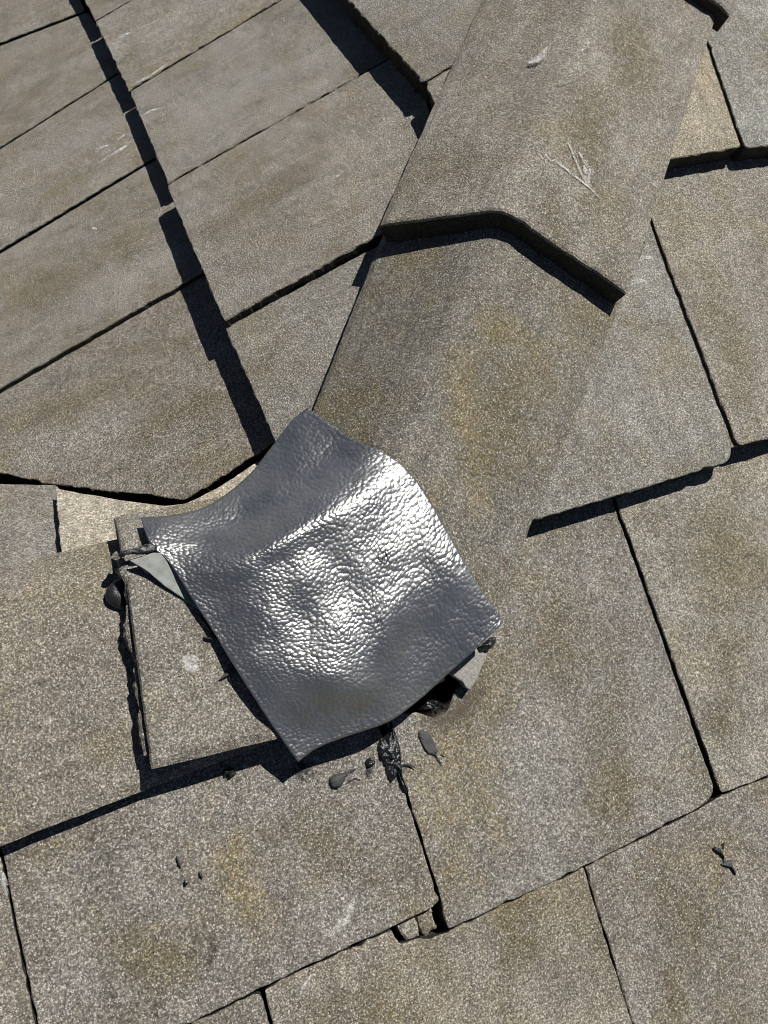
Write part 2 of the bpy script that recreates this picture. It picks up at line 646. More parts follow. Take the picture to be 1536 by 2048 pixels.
def deck(name, sl, poly_uv, clips, depth=0.040, thick=0.02):
    pts = [sl.pt(u, v, -depth) for u, v in poly_uv]
    for fn in clips:
        pts = clip_poly(pts, fn)
    n = len(pts)
    c = sum(pts, Vector()) / n
    verts = [p - c for p in pts] + [p - c - sl.n * thick for p in pts]
    nn = (pts[1] - pts[0]).cross(pts[2] - pts[1])
    f = [tuple(range(n)), tuple(reversed(range(n, 2 * n)))] + [(i, i + n, (i + 1) % n + n, (i + 1) % n) for i in range(n)]
    if nn.dot(sl.n) < 0:
        f = [tuple(reversed(q)) for q in f]
    return mesh_obj(name, verts, f, M_FELT, Matrix.Translation(c), roof)


JX = RIDGE_Y - HIP_D               # plan x where hip, ridge and valley meet
deck_s = tag(deck('roof_slope', SOUTH, [(-2.2, 1.3), (2.6, 1.3), (2.6, -(2.6 + HIP_D) / CP), (JX, -RIDGE_Y / CP), (-2.2, -RIDGE_Y / CP)], []),
             'south slope laid in staggered tile courses right of the hip caps')
# the part of the south slope west of the hip's foot, below the ridge
deck_w = tag(deck('roof_slope', WEST, [(0.2, -2.4), (3.4, -2.4), (3.4, 1.6), (0.2, 1.6)], [hip_fn(0.001), val_fn_w(0.001)]),
             'west slope with long tile courses in the upper left')
deck_n = tag(deck('roof_slope', NORTH, [(-0.4, 0.0), (2.2, 0.0), (2.2, 1.5), (-0.4, 1.5)], [ridge_fn_n(0.001), val_fn_n(0.001)]),
             'north slope seen at a slant left of the valley cut')

TH = 0.025
KT = 0.025 / 0.34


def tile_px(sl, parent, px, h=0.025, k=KT, m=0.0, thick=TH, col=(122, 116, 106), ref=None, name='roof_tile',
            clips=(), **kw):
    """tile whose outline corners were located in the photograph, laid on its slope"""
    rx, ry = ref or px[0]
    p0 = at(sl, rx, ry, h)
    u0, v0, _ = sl.loc(p0)
    pts = [at(sl, x, y, h, v0, k, u0, m) for x, y in px]
    for fn in clips:
        pts = clip_poly(pts, fn)
    nrm = (sl.n - sl.ev * k - sl.eu * m).normalized()
    o = slab(name, pts, nrm, sl.eu, thick, M_TILE, parent, srgb(*col), **kw)
    o['_pl'] = [h, v0, k, u0, m]
    return o


def tile_at(sl, o, x, y, lift=0.0):
    h, v0, k, u0, m = list(o['_pl'])
    return at(sl, x, y, h + lift, v0, k, u0, m)


def tile_uv(sl, parent, u0, u1, vn, length=0.42, h=0.025, k=KT, col=(122, 116, 106), clips=(), thick=TH, **kw):
    """whole tile on the regular grid (beyond the photograph)"""
    c = [(u0, vn), (u1, vn), (u1, vn - length), (u0, vn - length)]
    pts = [sl.pt(u, v, h + k * (v - vn)) for u, v in c]
    for fn in clips:
        pts = clip_poly(pts, fn)
    if len(pts) < 3:
        return None
    ar = Vector()
    for i in range(1, len(pts) - 1):
        ar += (pts[i] - pts[0]).cross(pts[i + 1] - pts[0])
    if ar.length * 0.5 < 0.0015:
        return None
    return slab('roof_tile', pts, (sl.n - sl.ev * k).normalized(), sl.eu, thick, M_TILE, parent, srgb(*col), ds=0.012, **kw)


HW = (hip_fn(0.03),)
HS = (hip_fn_s(0.03),)
T = {}
# ---- west slope, course between the two long shadow bands (noses along the left band)
T['B0'] = tile_px(WEST, deck_w, [(190, 41), (120, -95), (560, -350), (640, -215)], ref=(190, 40), col=(126, 121, 112), radius=0.002, lower=0.0055)
T['B1'] = tile_px(WEST, deck_w, [(257, 180), (191, 43), (600, -195), (665, -65)], ref=(256, 178), h=0.026, col=(130, 124, 114), radius=0.002, lower=0.0055)
T['B2'] = tile_px(WEST, deck_w, [(336, 366), (259, 183), (670, -64), (830, 86)], ref=(334, 361), h=0.026, col=(128, 123, 114), radius=0.002, lower=0.0055)
T['B3'] = tile_px(WEST, deck_w, [(448, 641), (333, 371), (825, 92), (900, 390)], ref=(448, 641), h=0.034, col=(127, 120, 109), clips=HW, radius=0.003, lower=0.0055)
T['B4'] = tile_px(WEST, deck_w, [(560, 905), (450, 655), (880, 424), (700, 860)], ref=(450, 655), h=0.024, col=(120, 116, 107), clips=HW, radius=0.003, lower=0.0055)
# ---- west slope, course at the far left
T['A0'] = tile_px(WEST, deck_w, [(-260, 185), (-360, 60), (80, -180), (170, 20)], ref=(160, 25), h=0.0, col=(122, 115, 104))
T['A1'] = tile_px(WEST, deck_w, [(-260, 458), (-255, 190), (175, 24), (252, 134)], ref=(222, 150), h=0.001, col=(120, 113, 101))
T['A2'] = tile_px(WEST, deck_w, [(-250, 648), (-258, 462), (256, 136), (352, 288)], ref=(308, 312), h=0.002, col=(124, 117, 106))
T['A3'] = tile_px(WEST, deck_w, [(-240, 914), (-250, 658), (356, 292), (470, 506)], ref=(392, 552), h=0.003, col=(122, 115, 103))
T['A4'] = tile_px(WEST, deck_w, [(369, 1000), (250, 985), (110, 970), (0, 946), (-150, 922), (-262, 935), (476, 512), (600, 850)],
                  ref=(392, 560), h=-0.004, col=(119, 111, 100), radius=[0.002, 0.02, 0.02, 0.02, 0.01, 0.01, 0.005, 0.005])
# ---- west slope, uppermost course left of the hip cap
T['C1'] = tile_px(WEST, deck_w, [(846, 162), (688, -10), (1000, -190), (1060, 40)], ref=(846, 162), h=0.040, thick=0.034, col=(120, 116, 108), clips=HW, lower=0.006)
T['C2'] = tile_px(WEST, deck_w, [(873, 214), (851, 171), (920, 124), (1010, 78), (960, 260)], ref=(873, 214), h=0.040, thick=0.034, col=(128, 120, 109), clips=HW)
# ---- north slope, slanting tiles left of the cap
T['N1'] = tile_px(NORTH, deck_n, [(116, 970), (124, 1130), (-260, 1235), (-330, 960)], ref=(60, 1040), h=0.010, k=0.0, col=(122, 117, 110), clips=(ridge_fn_n(0.02),))
T['N2'] = tile_px(NORTH, deck_n, [(110, 976), (123, 1120), (420, 1040), (570, 990), (560, 888), (515, 922), (440, 972), (372, 1006), (330, 1011), (240, 999)], ref=(120, 1040), h=0.024, k=0.0, col=(180, 168, 148), clips=(ridge_fn_n(0.02),), radius=0.002)
# ---- south slope, course 1 (top right)
T['S1a'] = tile_px(SOUTH, deck_s, [(1338, 318), (1482, 293), (1410, 80), (1180, 100)], ref=(1482, 293), col=(162, 149, 124), clips=HS,
                   radius=[0.003, 0.012, 0.003, 0.003])
T['S1b'] = tile_px(SOUTH, deck_s, [(1491, 296), (1560, 288), (1800, 245), (1640, -60), (1385, -8)], ref=(1491, 296), h=0.027, col=(128, 128, 122),
                   radius=[0.008, 0.004, 0.004, 0.004, 0.004])
# ---- south slope, course 2
T['S2a'] = tile_px(SOUTH, deck_s, [(1083, 1036), (1458, 924), (1463, 896), (1298, 438), (1150, 450), (950, 1060)], ref=(1458, 920), h=0.026, col=(124, 123, 116), clips=HS,
                   radius=[0.003, 0.010, 0.003, 0.003, 0.003, 0.003])
T['S2b'] = tile_px(SOUTH, deck_s, [(1476, 893), (1536, 876), (1900, 770), (1720, 250), (1260, 300), (1303, 438)], ref=(1476, 893), h=0.028, col=(131, 124, 112),
                   radius=[0.010, 0.004, 0.004, 0.004, 0.004, 0.004], clips=HS)
# ---- south slope, course 3
T['S3a'] = tile_px(SOUTH, deck_s, [(896, 1860), (1140, 1748), (1405, 1612), (1432, 1584), (1229, 1010), (1195, 900), (930, 1010), (955, 1290), (930, 1375), (917, 1376), (893, 1423), (872, 1436), (830, 1424),
                                   (770, 1430), (806, 1560), (882, 1800)],
                   ref=(896, 1860), h=0.024, col=(112, 108, 101),
                   radius=[0.002, 0.01, 0.006, 0.010, 0.003, 0.002, 0.002, 0.002, 0.002, 0.002, 0.004, 0.004, 0.003, 0.003, 0.003, 0.002])
T['S3b'] = tile_px(SOUTH, deck_s, [(1443, 1588), (1536, 1551), (1900, 1405), (1650, 780), (1200, 905), (1236, 1010)], ref=(1443, 1588), h=0.0245, col=(130, 124, 111),
                   radius=[0.004] * 6)
T['S3c'] = tile_px(SOUTH, deck_s, [(75, 2180), (381, 2046), (520, 1978), (700, 1893), (781, 1856), (866, 1815), (878, 1800), (803, 1562), (735, 1400), (330, 1500), (-30, 1620), (6, 1712), (72, 2040), (90, 2170)],
                   ref=(700, 1893), h=0.024, col=(109, 104, 97),
                   radius=[0.002] * 14)
T['S3d'] = tile_px(SOUTH, deck_s, [(85, 2190), (68, 2046), (0, 1716), (-40, 1620), (-460, 1780), (-320, 2360)], ref=(60, 2046), h=0.022, col=(120, 112, 100))
# ---- south slope, course 4 (butts flush against course 3)
FL = 0.0236
T['S4a'] = tile_px(SOUTH, deck_s, [(1170, 1735), (1406, 1616), (1440, 1592), (1640, 1516), (1840, 2200), (1400, 2420), (1266, 2046)], ref=(1172, 1736), h=FL, k=0.012, col=(122, 116, 107),
                   radius=[0.002, 0.004, 0.004, 0.002, 0.002, 0.002, 0.002])
T['S4b'] = tile_px(SOUTH, deck_s, [(527, 1980), (702, 1897), (783, 1860), (797, 1890), (846, 1876), (864, 1878), (897, 1863), (1141, 1750), (1167, 1737), (1264, 2046), (1390, 2420), (640, 2560), (545, 2048)],
                   ref=(702, 1897), h=FL, k=0.012, col=(128, 119, 104),
                   radius=[0.002] * 3 + [0.006] + [0.002] * 9)
T['S4c'] = tile_px(SOUTH, deck_s, [(383, 2050), (522, 1983), (540, 2048), (632, 2560), (100, 2900), (80, 2185)], ref=(522, 1983), h=FL, k=0.012, col=(118, 111, 102))

# ---- lap-like filler strips added under the joints to block slivers of sunlight


def lap_filler(sl, parent, j0, j1, h, col=(110, 105, 96), k=KT, half=0.008, depth=0.0035):
    a = at(sl, *j0, h - depth)
    u0, v0, _ = sl.loc(a)
    b = at(sl, *j1, h - depth, v0, k)
    d = (b - a).normalized()
    a2 = a + d * 0.003
    b2 = a + d * 0.40
    pts = [a2 - sl.eu * half, a2 + sl.eu * half, b2 + sl.eu * half, b2 - sl.eu * half]
    slab('lap_filler', pts, (sl.n - sl.ev * k).normalized(), sl.eu, 0.014, M_TILE, parent, srgb(*col), radius=0.002, ds=0.008, lower=0.002)


for j0, j1, h_ in (((190, 42), (600, -205), 0.026), ((258, 181), (668, -64), 0.026), ((335, 368), (828, 88), 0.026), ((848, 166), (920, 126), 0.040)):
    lap_filler(WEST, deck_w, j0, j1, h_)
for j0, j1, h_ in (((1487, 295), (1412, 86), 0.026), ((1468, 900), (1301, 438), 0.027)):
    lap_filler(SOUTH, deck_s, j0, j1, h_)

# ---- regular courses beyond the picture
GC = [(124, 118, 108), (118, 112, 103), (128, 121, 109), (115, 111, 104), (131, 124, 113)]
for r_ in range(1, 4):                     # south slope further down and further up
    vn = -0.045 + 0.335 * (r_ + 1)
    off = 0.15 if r_ % 2 else 0.0
    for c_ in range(-5, 7):
        u0 = -0.005 + 0.30 * c_ + off
        tile_uv(SOUTH, deck_s, u0 + 0.002, u0 + 0.298, vn, length=0.50 if r_ == 1 else 0.42, h=0.032, col=rnd.choice(GC))
for vn, off, c0, c1, ln in ((-0.725, 0.215, 3, 7, 0.42), (-0.365, 0.03, 3, 7, 0.42), (-0.045, 0.155, 2, 6, 0.42), (0.29, 0.0, 2, 6, 0.33),
                            (-0.055, -0.165, -6, 0, 0.42), (0.285, -0.005, -6, -1, 0.33), (-1.085, 0.03, 3, 7, 0.42), (-1.44, 0.21, 4, 7, 0.42)):
    for c_ in range(c0, c1):
        u0 = off + 0.30 * c_
        if vn == -0.365 and u0 < 0.90:
            continue
        if vn == -0.725 and u0 < 1.06:
            continue
        tile_uv(SOUTH, deck_s, u0 + 0.002, u0 + 0.298, vn, length=ln, h=0.024 if ln > 0.4 else 0.028, k=KT if ln > 0.4 else 0.012, col=rnd.choice(GC), clips=(hip_fn_s(0.03),) if c_ > 0 else (ridge_fn_s(0.02),))
b_nose = WEST.loc(at(WEST, 256, 178, 0.026))[1]
for r_, nm in ((-2, 'D'), (-1, 'C'), (0, 'B'), (1, 'A'), (2, 'Z'), (3, 'Y')):
    vn = b_nose + 0.337 * r_
    u_s = {'D': 0.70, 'C': 1.02, 'B': 1.80, 'A': 1.84, 'Z': 0.67, 'Y': 0.85}[nm]
    for c_ in range(0, 9):
        u0 = u_s + 0.29 * c_
        if u0 > 3.0:
            break
        tile_uv(WEST, deck_w, u0 + 0.002, u0 + 0.288, vn, h=0.026 if nm != 'C' else 0.040, col=rnd.choice(GC), clips=(hip_fn(0.03), val_fn_w(0.02)))
for r_ in range(0, 3):
    for c_ in range(0, 5):
        u0 = 0.21 + 0.30 * c_ + (0.15 if r_ % 2 else 0)
        tile_uv(NORTH, deck_n, u0 + 0.002, u0 + 0.298, 0.30 + 0.335 * r_, h=0.006, length=0.33, k=0.0, col=rnd.choice(GC), clips=(val_fn_n(0.02),))


# ---------------------------------------------------------------- folded cap tiles
def cap(name, nose, tail, parent, thick=0.025, col=(124, 118, 108), fold=0.015, nseg=14, alen=0.012,
        rough=0.0009, seed=None, back_ext=0.0):
    """V-shaped cap tile lofted between a nose profile (edge, apex, edge) and a tail profile."""
    sd = seed if seed is not None else rnd.random() * 900
    nose = [Vector(p) for p in nose]
    tail = [Vector(p) for p in tail]
    org = nose[1].copy()
    ax = (tail[1] - nose[1])
    L = ax.length
    y = ax.normalized()
    x = (nose[2] - nose[0])
    x = (x - y * x.dot(y)).normalized()
    z = x.cross(y)
    if z.z < 0:
        x, z = -x, -z
    M = Matrix((x, y, z)).transposed().to_4x4()
    M.translation = org

    def profile(p):
        a, c, b = p
        la, lb = (a - c).length, (b - c).length
        fa, fb = min(fold, la * 0.6), min(fold, lb * 0.6)
        A, B = c + (a - c) / la * fa, c + (b - c) / lb * fb
        res = [a + (A - a) * (i / nseg) for i in range(nseg)]
        for i in range(9):
            t = i / 8
            res.append(A * (1 - t) ** 2 + c * 2 * t * (1 - t) + B * t * t)
        res += [B + (b - B) * ((i + 1) / nseg) for i in range(nseg)]
        # drop of the rounded fold is accepted: real caps are rounded there
        return res
    pn, pt = profile(nose), profile(tail)
    nc = len(pn)
    nr = max(6, int(L / alen))
    ts = [0.0, 0.0012 / L, 0.004 / L] + [0.01 / L + (1 - 0.01 / L) * (i / nr) for i in range(nr + 1)]
    zs_drop = [0.0032, 0.0010, 0.0]
    top, bot = [], []
    for ri, t in enumerate(ts):
        row_t, row_b = [], []
        for ci in range(nc):
            p = pn[ci].lerp(pt[ci], t)
            d = (pt[ci] - pn[ci]).normalized()
            cl, cr = max(ci - 1, 0), min(ci + 1, nc - 1)
            across = (pn[cr].lerp(pt[cr], t) - pn[cl].lerp(pt[cl], t)).normalized()
            n_ = across.cross(d)
            if n_.z < 0:
                n_ = -n_
            s = (p - org)
            jx = 0.0
            if ri <= 2:
                jx = (mn.noise(Vector((s.dot(x) * 120, 0, sd))) + 0.8 * mn.noise(Vector((s.dot(x) * 40, 3, sd)))) * rough
                jx += max(0.0, mn.noise(Vector((s.dot(x) * 60, 9, sd))) - 0.40) * 0.012 * (1.0 if ri < 2 else 0.6)
            je = 0.0
            if ci in (0, nc - 1):
                je = (mn.noise(Vector((0, s.dot(y) * 120, sd + 4))) + mn.noise(Vector((0, s.dot(y) * 30, sd + 6)))) * rough
            side = -1.0 if ci == 0 else 1.0
            drop = zs_drop[ri] if ri < 3 else 0.0
            if ci in (0, nc - 1):
                drop = max(drop, 0.0022)
            q = p + d * jx + across * (je * side) - n_ * drop
            row_t.append(q)
            jb = (mn.noise(Vector((s.dot(x) * 100, s.dot(y) * 100, sd + 20))) + 0.8 * mn.noise(Vector((s.dot(x) * 260, s.dot(y) * 260, sd + 25)))) * 0.0022
            qb = p + d * (jb if ri == 0 else 0) + across * ((je + jb) * side if ci in (0, nc - 1) else 0.0) - n_ * thick
            row_b.append(qb)
        top.append(row_t)
        bot.append(row_b)
    verts, faces = [], []

    def addv(p):
        s = p - org
        verts.append(Vector((s.dot(x), s.dot(y), s.dot(z))))
        return len(verts) - 1
    it = [[addv(p) for p in r] for r in top]
    ib = [[addv(p) for p in r] for r in bot]
    R_ = len(ts)
    for r in range(R_ - 1):
        for c_ in range(nc - 1):
            faces.append((it[r][c_], it[r][c_ + 1], it[r + 1][c_ + 1], it[r + 1][c_]))
            faces.append((ib[r][c_], ib[r + 1][c_], ib[r + 1][c_ + 1], ib[r][c_ + 1]))
    for c_ in range(nc - 1):
        faces.append((it[0][c_], ib[0][c_], ib[0][c_ + 1], it[0][c_ + 1]))
        faces.append((it[-1][c_], it[-1][c_ + 1], ib[-1][c_ + 1], ib[-1][c_]))
    for r in range(R_ - 1):
        faces.append((it[r][0], it[r + 1][0], ib[r + 1][0], ib[r][0]))
        faces.append((it[r][-1], ib[r][-1], ib[r + 1][-1], it[r + 1][-1]))
    me_bm = bmesh.new()
    bv = [me_bm.verts.new(v) for v in verts]
    for f in faces:
        try:
            me_bm.faces.new([bv[i] for i in f])
        except ValueError:
            pass
    bmesh.ops.recalc_face_normals(me_bm, faces=me_bm.faces)
    me = bpy.data.meshes.new(name)
    me_bm.to_mesh(me)
    me_bm.free()
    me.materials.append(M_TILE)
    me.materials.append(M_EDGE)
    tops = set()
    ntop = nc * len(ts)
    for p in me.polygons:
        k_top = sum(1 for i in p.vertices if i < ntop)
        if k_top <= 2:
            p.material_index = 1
    o = bpy.data.objects.new(name, me)
    COL.objects.link(o)
    o.parent = parent
    o.matrix_local = abs_mat(parent).inverted() @ M
    o['_abs'] = [v for row in M for v in row]
    o.color = srgb(*col)
    return o


def hip_pt(x, lift):
    """point over the hip line at plan x (camera-relative), lifted vertically"""
    return Vector((CAM.x + x, CAM.y + x + HIP_D, CAM.z + TP * x + C_L + lift))


HIP_DIR = Vector((1, 1, TP)).normalized()


def hip_apex_px(px, py, lift):
    """x on the hip line whose lifted point projects closest to the photo position"""
    best = None
    for i in range(-200, 2600):
        x = i * 0.001
        k_ = hip_pt(x, lift) - CAM
        zz = k_.dot(RZ)
        if zz < 0.05:
            continue
        X, Y = CX + F_PX * k_.dot(RX) / zz, CY + F_PX * k_.dot(RY) / zz
        e = (X - px) ** 2 + (Y - py) ** 2
        if best is None or e < best[0]:
            best = (e, x, X, Y)
    return best


def wing(sl, a, h, length):
    """same corner carried up along the hip with another lift"""
    return a + HIP_DIR * length - sl.n * h


HN, HT = 0.058, 0.032
LIFT_N, LIFT_T = HN / CP + 0.014, HT / CP + 0.014
CAPLEN = 0.62
hip_caps = []


def hip_cap(NLpx, NApx, NRpx, hl=HN, hr=HN, col=(124, 118, 108), TLpx=None, TRpx=None, la=LIFT_N, length=CAPLEN):
    nl = at(WEST, *NLpx, hl)
    nr_ = at(SOUTH, *NRpx, hr)
    b = hip_apex_px(*NApx, la)
    na = hip_pt(b[1], la)
    print('cap apex err', round(b[0] ** 0.5, 1), 'x', round(b[1], 3), 'len-offsets',
          round((nl - na).dot(HIP_DIR), 3), round((nr_ - na).dot(HIP_DIR), 3), 'w', round((nl - na).length, 3), round((nr_ - na).length, 3))
    d = HIP_DIR * length
    tl = nl + d - WEST.n * (HN - HT)
    tr = nr_ + d - SOUTH.n * (HN - HT)
    if TLpx:
        e = at(WEST, *TLpx, hl * 0.6 + 0.4 * (hl - HN + HT))
        tl = nl + (e - nl).normalized() * length
    if TRpx:
        e = at(SOUTH, *TRpx, hr * 0.6 + 0.4 * (hr - HN + HT))
        tr = nr_ + (e - nr_).normalized() * length
    ta = na + d - Vector((0, 0, LIFT_N - LIFT_T))
    o = cap('hip_cap_tile', [nl, na, nr_], [tl, ta, tr], roof, col=col)
    key_ = 'H1' if hip_caps else 'H2'
    T[key_ + '_tl'], T[key_ + '_tr'] = tl, tr
    hip_caps.append((nl, na, nr_))
    return o


T['H2'] = hip_cap((548, 1010), (650, 1085), (988, 1240), hl=0.044, hr=0.052, col=(94, 90, 80), TLpx=(751, 500), TRpx=(1246, 600), length=0.46)
T['H1'] = hip_cap((757, 449), (1008, 419), (1256, 586), hl=0.062, hr=0.066, col=(128, 121, 108), TLpx=(962, 0), TRpx=(1413, 95))
nl1, na1, nr1 = hip_caps[-1]
for i in range(1, 5):
    step = HIP_DIR * (0.425 * i)
    shift = [p + step for p in (nl1, na1, nr1)]
    d = HIP_DIR * CAPLEN
    cap('hip_cap_tile', shift, [shift[0] + d - WEST.n * 0.026, shift[1] + d - Vector((0, 0, LIFT_N - LIFT_T)), shift[2] + d - SOUTH.n * 0.026],
        roof, col=GC[i % 5])


# ---- ridge caps running left from the foot of the hip
def ridge_pt(x, lift):
    return Vector((x, CAM.y + RIDGE_Y, CAM.z + TP * RIDGE_Y + C_R + lift))


def ridge_cap(spx, npx, hs, hn, tail_x, s2px, col, lift, apex_px=None):
    s = at(SOUTH, *spx, hs)
    n_ = at(NORTH, *npx, hn)
    xa = (s.x + n_.x) / 2
    if apex_px is not None:
        best_ = min((abs(CX + F_PX * (ridge_pt(i * 0.001, lift) - CAM).dot(RX) / (ridge_pt(i * 0.001, lift) - CAM).dot(RZ) - apex_px), i * 0.001) for i in range(-300, 300))
        xa = best_[1]
    s2 = at(SOUTH, *s2px, hs)
    sd = (s2 - s).normalized()
    ln = tail_x - s.x
    ts = s + sd * (ln / sd.x)
    tn = n_ + Vector((tail_x - n_.x, 0, 0))
    print('ridge cap', s.x, n_.x, 'widths', RIDGE_Y - (s.y - CAM.y), n_.y - CAM.y - RIDGE_Y)
    return cap('ridge_cap_tile', [s, ridge_pt(xa, lift), n_], [ts - Vector((0, 0, 0.012)), ridge_pt(tail_x, lift - 0.012), tn - Vector((0, 0, 0.012))], roof, col=col, fold=0.06)


T['K2'] = ridge_cap((303, 1540), (226, 1032), 0.053, 0.052, 0.10, (553, 1471), (119, 113, 102), 0.060, 245)
k1s = at(SOUTH, -250, 1789, 0.034)
T['K1'] = ridge_cap((-250, 1789), (-300, 1200), 0.034, 0.034, 0.06, (0, 1690), (123, 115, 103), 0.042)
for i in range(1, 4):
    x0 = k1s.x - 0.36 * i
    s = Vector((x0, k1s.y, k1s.z + 0.012))
    n_ = Vector((x0, CAM.y + RIDGE_Y + 0.14, k1s.z + 0.012))
    L_ = 0.42
    cap('ridge_cap_tile', [s, ridge_pt(x0, 0.05), n_], [s + Vector((L_, 0, -0.02)), ridge_pt(x0 + L_, 0.03), n_ + Vector((L_, 0, -0.02))], roof, col=GC[i])

# ---------------------------------------------------------------- the metal sheet


def h_roof(x, y):
    zl, zr, zn = TP * x + C_L, TP * y + C_R, -TP * y + C_N
    return min(zr, max(zl, zn))


def h_smooth(x, y, r):
    s = 0.0
    w = 0.0
    for dx, dy, ww in ((0, 0, 2), (1, 0, 1), (-1, 0, 1), (0, 1, 1), (0, -1, 1), (.7, .7, 1), (-.7, .7, 1), (.7, -.7, 1), (-.7, -.7, 1),
                       (.4, 0, 1.5), (-.4, 0, 1.5), (0, .4, 1.5), (0, -.4, 1.5)):
        s += ww * h_roof(x + dx * r, y + dy * r)
        w += ww
    return s / w


E_TR = [(615, 815), (698, 874), (781, 913), (838, 967), (901, 1072), (950, 1160), (997, 1228), (1001, 1251)]
E_RB = [(1001, 1251), (943, 1306), (890, 1353), (838, 1400), (776, 1444), (693, 1473), (635, 1496), (596, 1524)]
E_LB = [(281, 1035), (302, 1090), (338, 1124), (380, 1191), (427, 1264), (474, 1342), (542, 1447), (596, 1524)]
E_LT = [(281, 1035), (344, 1030), (401, 1017), (448, 991), (500, 947), (542, 895), (583, 842), (615, 815)]


def arc_curve(pts):
    P = [Vector(p) for p in pts]
    # Catmull-Rom resampled by arc length
    dense = []
    for i in range(len(P) - 1):
        p0, p1, p2, p3 = P[max(i - 1, 0)], P[i], P[i + 1], P[min(i + 2, len(P) - 1)]
        for q in range(12):
            t = q / 12
            dense.append(0.5 * ((2 * p1) + (p2 - p0) * t + (2 * p0 - 5 * p1 + 4 * p2 - p3) * t * t + (3 * p1 - p0 - 3 * p2 + p3) * t ** 3))
    dense.append(P[-1])
    acc = [0.0]
    for i in range(1, len(dense)):
        acc.append(acc[-1] + (dense[i] - dense[i - 1]).length)

    def f(t):
        s = t * acc[-1]
        for i in range(1, len(acc)):
            if acc[i] >= s:
                k_ = (s - acc[i - 1]) / max(acc[i] - acc[i - 1], 1e-9)
                return dense[i - 1].lerp(dense[i], k_)
        return dense[-1]
    return f


f_tr, f_rb, f_lb, f_lt = arc_curve(E_TR), arc_curve(E_RB), arc_curve(E_LB), arc_curve(E_LT)
# a = 0 at left-top edge (L->T) .. 1 at right-bottom edge (B->R);  b = 0 along L->B .. 1 along T->R
# corners: (a0,b0)=L, (a0,b1)=T, (a1,b0)=B, (a1,b1)=R


def sheet_px(a, b):
    c0 = f_lt(b)                 # a=0
    c1 = f_rb(1 - b)             # a=1 (B -> R)
    d0 = f_lb(a)                 # b=0
    d1 = f_tr(a)                 # b=1
    L_, T_, B_, R_ = Vector(E_LT[0]), Vector(E_LT[-1]), Vector(E_LB[-1]), Vector(E_TR[-1])
    return (c0 * (1 - a) + c1 * a) + (d0 * (1 - b) + d1 * b) - (L_ * (1 - a) * (1 - b) + T_ * (1 - a) * b + B_ * a * (1 - b) + R_ * a * b)


def bump_px(p, cx, cy, sx, sy, ang):
    c_, s_ = math.cos(ang), math.sin(ang)
    dx, dy = p.x - cx, p.y - cy
    u = (dx * c_ + dy * s_) / sx
    v = (-dx * s_ + dy * c_) / sy
    return math.exp(-(u * u + v * v))


LIFTS = [[0.069, 0.064, 0.064, 0.071, 0.074],
         [0.065, 0.082, 0.090, 0.090, 0.082],
         [0.063, 0.078, 0.087, 0.086, 0.078],
         [0.062, 0.076, 0.080, 0.077, 0.074],
         [0.044, 0.050, 0.046, 0.050, 0.064]]


def cr(vals, t):
    x = t * (len(vals) - 1)
    i = min(int(x), len(vals) - 2)
    t = x - i
    p0, p1, p2, p3 = vals[max(i - 1, 0)], vals[i], vals[i + 1], vals[min(i + 2, len(vals) - 1)]
    return 0.5 * (2 * p1 + (p2 - p0) * t + (2 * p0 - 5 * p1 + 4 * p2 - p3) * t * t + (3 * p1 - p0 - 3 * p2 + p3) * t ** 3)


def grid_lift(a, b):
    return cr([cr(r, b) for r in LIFTS], a)


def sheet_lift(a, b, p):
    """vertical clearance of the sheet over the bare slopes: it lies on the caps and sags to the edges"""
    l = grid_lift(a, b)
    l += 0.006 * bump_px(p, 540, 1090, 120, 24, math.radians(-28))   # creased fold
    l += 0.004 * bump_px(p, 730, 990, 110, 28, math.radians(-32))
    l -= 0.017 * bump_px(p, 480, 1050, 130, 46, math.radians(-20))   # hollow above the fold
    l -= 0.008 * bump_px(p, 630, 950, 110, 50, math.radians(-35))
    l -= 0.006 * bump_px(p, 680, 1150, 50, 120, math.radians(-22))   # shallow dents
    l += 0.007 * bump_px(p, 510, 1290, 70, 90, 0.3)
    l += 0.005 * bump_px(p, 690, 1370, 85, 45, 0.3)
    l -= 0.005 * bump_px(p, 830, 1270, 45, 60, 0.3)
    l += 0.007 * bump_px(p, 890, 1110, 45, 120, -0.5)
    l -= 0.003 * bump_px(p, 620, 1250, 40, 50, 0.2)
    l += 0.0010 * mn.noise(Vector((p.x / 90, p.y / 75, 3.3)))
    l += 0.0016 * mn.noise(Vector((p.x / 60, p.y / 60, 3.3))) + 0.0004 * mn.noise(Vector((p.x / 28, p.y / 28, 8.3)))
    return l


NA = 110
sheet_pts = []
for i in range(NA + 1):
    row = []
    for j in range(NA + 1):
        a, b = i / NA, j / NA
        p = sheet_px(a, b)
        d = ray(p.x, p.y)
        lift = sheet_lift(a, b, p)
        lo, hi = 0.3, 1.6
        for _ in range(40):
            t = (lo + hi) / 2
            q = d * t
            if q.z > h_smooth(q.x, q.y, 0.035) + lift:
                lo = t
            else:
                hi = t
        row.append(CAM + d * lo)
    sheet_pts.append(row)
